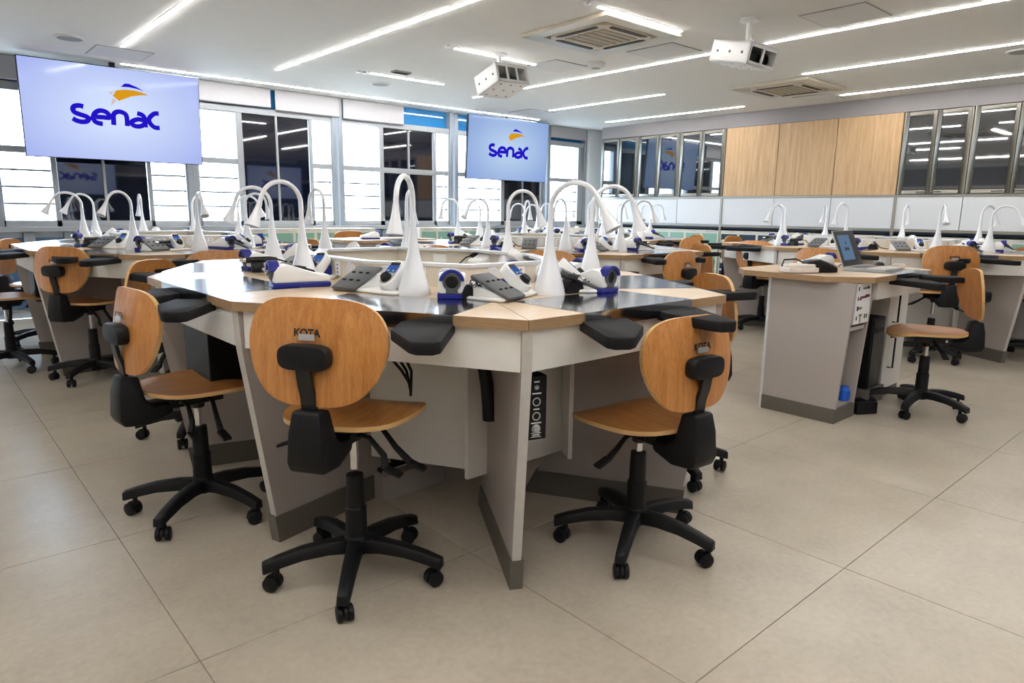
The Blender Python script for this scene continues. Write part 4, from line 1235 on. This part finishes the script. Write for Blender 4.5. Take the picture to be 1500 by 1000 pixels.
    thing('teacher_desk', lab, 'desk', (x, y, 0), 0, P, 'teacher desks')
    return Z
DX, DY = 3.87, 1.58
DZ = teacher_desk(DX, DY, 'oak-topped grey desk with a laptop at right')
teacher_desk(3.72, 6.86, 'oak-topped desk farther back by the windows', False)
chair(4.56, 1.36, 122, 'plywood swivel chair at the desk with the laptop', 0.50, 38)
chair(4.2, 7.75, 250, 'plywood swivel chair behind the far desk by the windows', 0.53, 10)

# things on the laptop desk
def laptop(x, y, z, a):
    base = MB().box((0, 0, 0.009), (0.36, 0.24, 0.018)).mesh('laptop_base', ['silver'], 0.003, 1)
    keys = MB()
    for i in range(12):
        for j in range(5):
            keys.box((-0.135 + i * 0.0245, 0.085 - j * 0.02, 0.0188), (0.02, 0.015, 0.002))
    Tl = tr(0, 0.12, 0.016) @ Matrix.Rotation(R3(-22), 4, 'X')
    lid = MB().box((0, 0.0, 0.12), (0.36, 0.008, 0.24), 0, T=Tl).mesh('laptop_lid', ['silver'], 0.002, 1)
    bez = MB().box((0, -0.005, 0.12), (0.35, 0.002, 0.23), 0, T=Tl).mesh('bezel', ['black_metal'])
    pic = MB().box((-0.035, -0.0065, 0.125), (0.20, 0.001, 0.165), 0, T=Tl).mesh('picture', ['lap_screen'])
    lg = MB()
    for key, p in LOGO.items():
        lg.ribbon([(q[0] * 0.10 - 0.035, q[1] * 0.13 + 0.12) for q in p], 0.007, 0, 0, 3, T=Tl @ tr(0, -0.0075, 0) @ Matrix(((1, 0, 0, 0), (0, 0, 1, 0), (0, 1, 0, 0), (0, 0, 0, 1))))
    lg2 = MB()
    for q in (BIRD_O, BIRD_B):
        lg2.add([(p[0] * 0.10 - 0.035, 0, p[1] * 0.13 + 0.125) for p in q], [tuple(range(len(q)))], 0, False, Tl @ tr(0, -0.0075, 0))
    thing('laptop', 'open silver laptop with lettering on its dark screen', 'laptop', (x, y, z), a,
          [node('laptop_base', base, ch=[node('keyboard', keys.mesh('keyboard', ['pad_grey']))]), node('laptop_lid', lid, ch=[node('bezel', bez), node('picture', pic), node('screen_lettering', lg.mesh('screen_lettering', ['print_black'])), node('screen_mark', lg2.mesh('screen_mark', ['print_black']))])])
laptop(DX + 0.68, DY + 0.13, DZ, R3(4))
m_ = MB().lathe([(0, 0.036), (0.02, 0.035), (0.036, 0.026), (0.042, 0.01), (0.040, 0)], 20)
me_ = m_.mesh('computer_mouse', ['black'])
for v_ in me_.vertices: v_.co.x *= 0.75; v_.co.y *= 1.35
single('computer_mouse', 'black computer mouse beside the laptop', 'mouse', me_, (DX + 0.96, DY + 0.20, DZ), (0, 0, R3(-60)))
single('board_eraser', 'small white box beside the black mouse', 'eraser', MB().box((0, 0, 0.014), (0.075, 0.04, 0.028)).mesh('board_eraser', ['beige_box'], 0.005, 2), (DX + 1.02, DY + 0.10, DZ), (0, 0, R3(-20)))
bx = [node('box_body', MB().prism([(-0.10, -0.06), (0.07, -0.06), (0.10, -0.03), (0.10, 0.06), (-0.10, 0.06)], 0.004, 0.032).mesh('box_body', ['beige_box'], 0.004, 2)),
      node('box_cover', MB().prism([(-0.085, -0.02), (0.05, -0.05), (0.085, -0.02), (0.085, 0.05), (-0.085, 0.05)], 0.032, 0.05).mesh('box_cover', ['beige_box'], 0.005, 2))]
thing('white_unit', 'off-white flat plastic unit on the laptop desk', 'device', (DX + 0.06, DY + 0.30, DZ), R3(-35), bx)
bd = [node('handset_body', MB().prism([(-0.09, 0.01), (-0.08, 0.065), (-0.02, 0.075), (0.10, 0.03), (0.10, 0.0), (-0.08, 0.0)], -0.045, 0.045, T=Matrix.Rotation(PI / 2, 4, 'X')).mesh('handset_body', ['black'], 0.008, 2)),
      node('clear_cover', MB().box((0.03, 0, 0.07), (0.14, 0.08, 0.004), 0, T=Matrix.Rotation(R3(20), 4, 'Y')).mesh('clear_cover', ['silver'])),
      node('cord', MB().tube([(-0.08, 0, 0.05), (-0.13, 0.02, 0.075), (-0.20, 0.02, 0.07), (-0.22, 0.0, 0.03), (-0.20, -0.02, 0.004)], 0.005, 6).mesh('cord', ['cable']))]
thing('black_handset', 'black device with clear cover and cord on the laptop desk', 'device', (DX + 0.20, DY + 0.26, DZ), R3(-40), bd)
o_ = thing('wax_unit', 'white and blue device behind the laptop on the desk', 'lab device', (DX + 0.52, DY + 0.42, DZ), R3(60), WAX, 'white and blue bench devices')
single('laptop_cable', 'thin black cable lying behind the laptop', 'cable', MB().tube([(0, 0, .005), (.06, .03, .012), (.12, .02, .006), (.18, .05, .006), (.25, .03, .006)], 0.004, 6).mesh('laptop_cable', ['cable']), (DX + 0.72, DY + 0.36, DZ), (0, 0, R3(-10)))
# under the desk
tw = [node('tower_case', MB().box((0, 0, 0.22), (0.20, 0.40, 0.46)).mesh('tower_case', ['black'], 0.006, 1)), node('tower_front', MB().box((0, -0.202, 0.22), (0.17, 0.004, 0.42)).mesh('tower_front', ['black_metal'])), node('disc_slot', MB().box((0, -0.205, 0.37), (0.13, 0.003, 0.03)).mesh('disc_slot', ['black']))]
thing('computer_tower', 'black computer tower under the laptop desk', 'computer', (DX + 0.665, DY + 0.25, 0.10), 0, tw)
pe = MB().prism([(-0.09, 0), (0.09, 0), (0.09, 0.03), (-0.09, 0.075)], -0.07, 0.07, T=Matrix.Rotation(PI / 2, 4, 'X'))
for k in range(6): pe.box((0.02, -0.06 + k * 0.024, 0.052), (0.10, 0.012, 0.02))
single('foot_rest', 'dark ribbed foot pedal on the floor under the laptop desk', 'pedal', pe.mesh('foot_rest', ['black'], 0.003, 1), (DX + 0.40, DY + 0.03, 0), (0, 0, R3(60)))
# open cubby contents
single('blue_bottle', 'bright blue plastic bottle lying in the desk cubby', 'bottle', MB().lathe([(0, 0), (0.032, 0), (0.034, 0.01), (0.034, 0.06), (0.024, 0.07), (0.022, 0.085), (0, 0.085)], 18).mesh('blue_bottle', ['bright_blue'], 0.0), (DX + 0.195, DY + 0.035, 0.101), (0, 0, 0))
single('folder', 'grey folder leaning inside the desk cubby', 'folder', MB().box((0, 0, 0.18), (0.012, 0.25, 0.36)).mesh('folder', ['pad_grey'], 0.002, 1), (DX + 0.10, DY + 0.22, 0.101), (0, R3(-12), 0))
single('paper_stack', 'white papers standing inside the desk cubby', 'papers', MB().box((0, 0, 0.15), (0.02, 0.22, 0.30)).mesh('paper_stack', ['paper'], 0.001, 1), (DX + 0.055, DY + 0.22, 0.101), (0, R3(-4), 0))
# far desk objects
thing('wax_unit', 'white and blue device on the far desk by the windows', 'lab device', (4.05, 7.05, DZ), R3(75), WAX, 'white and blue bench devices')
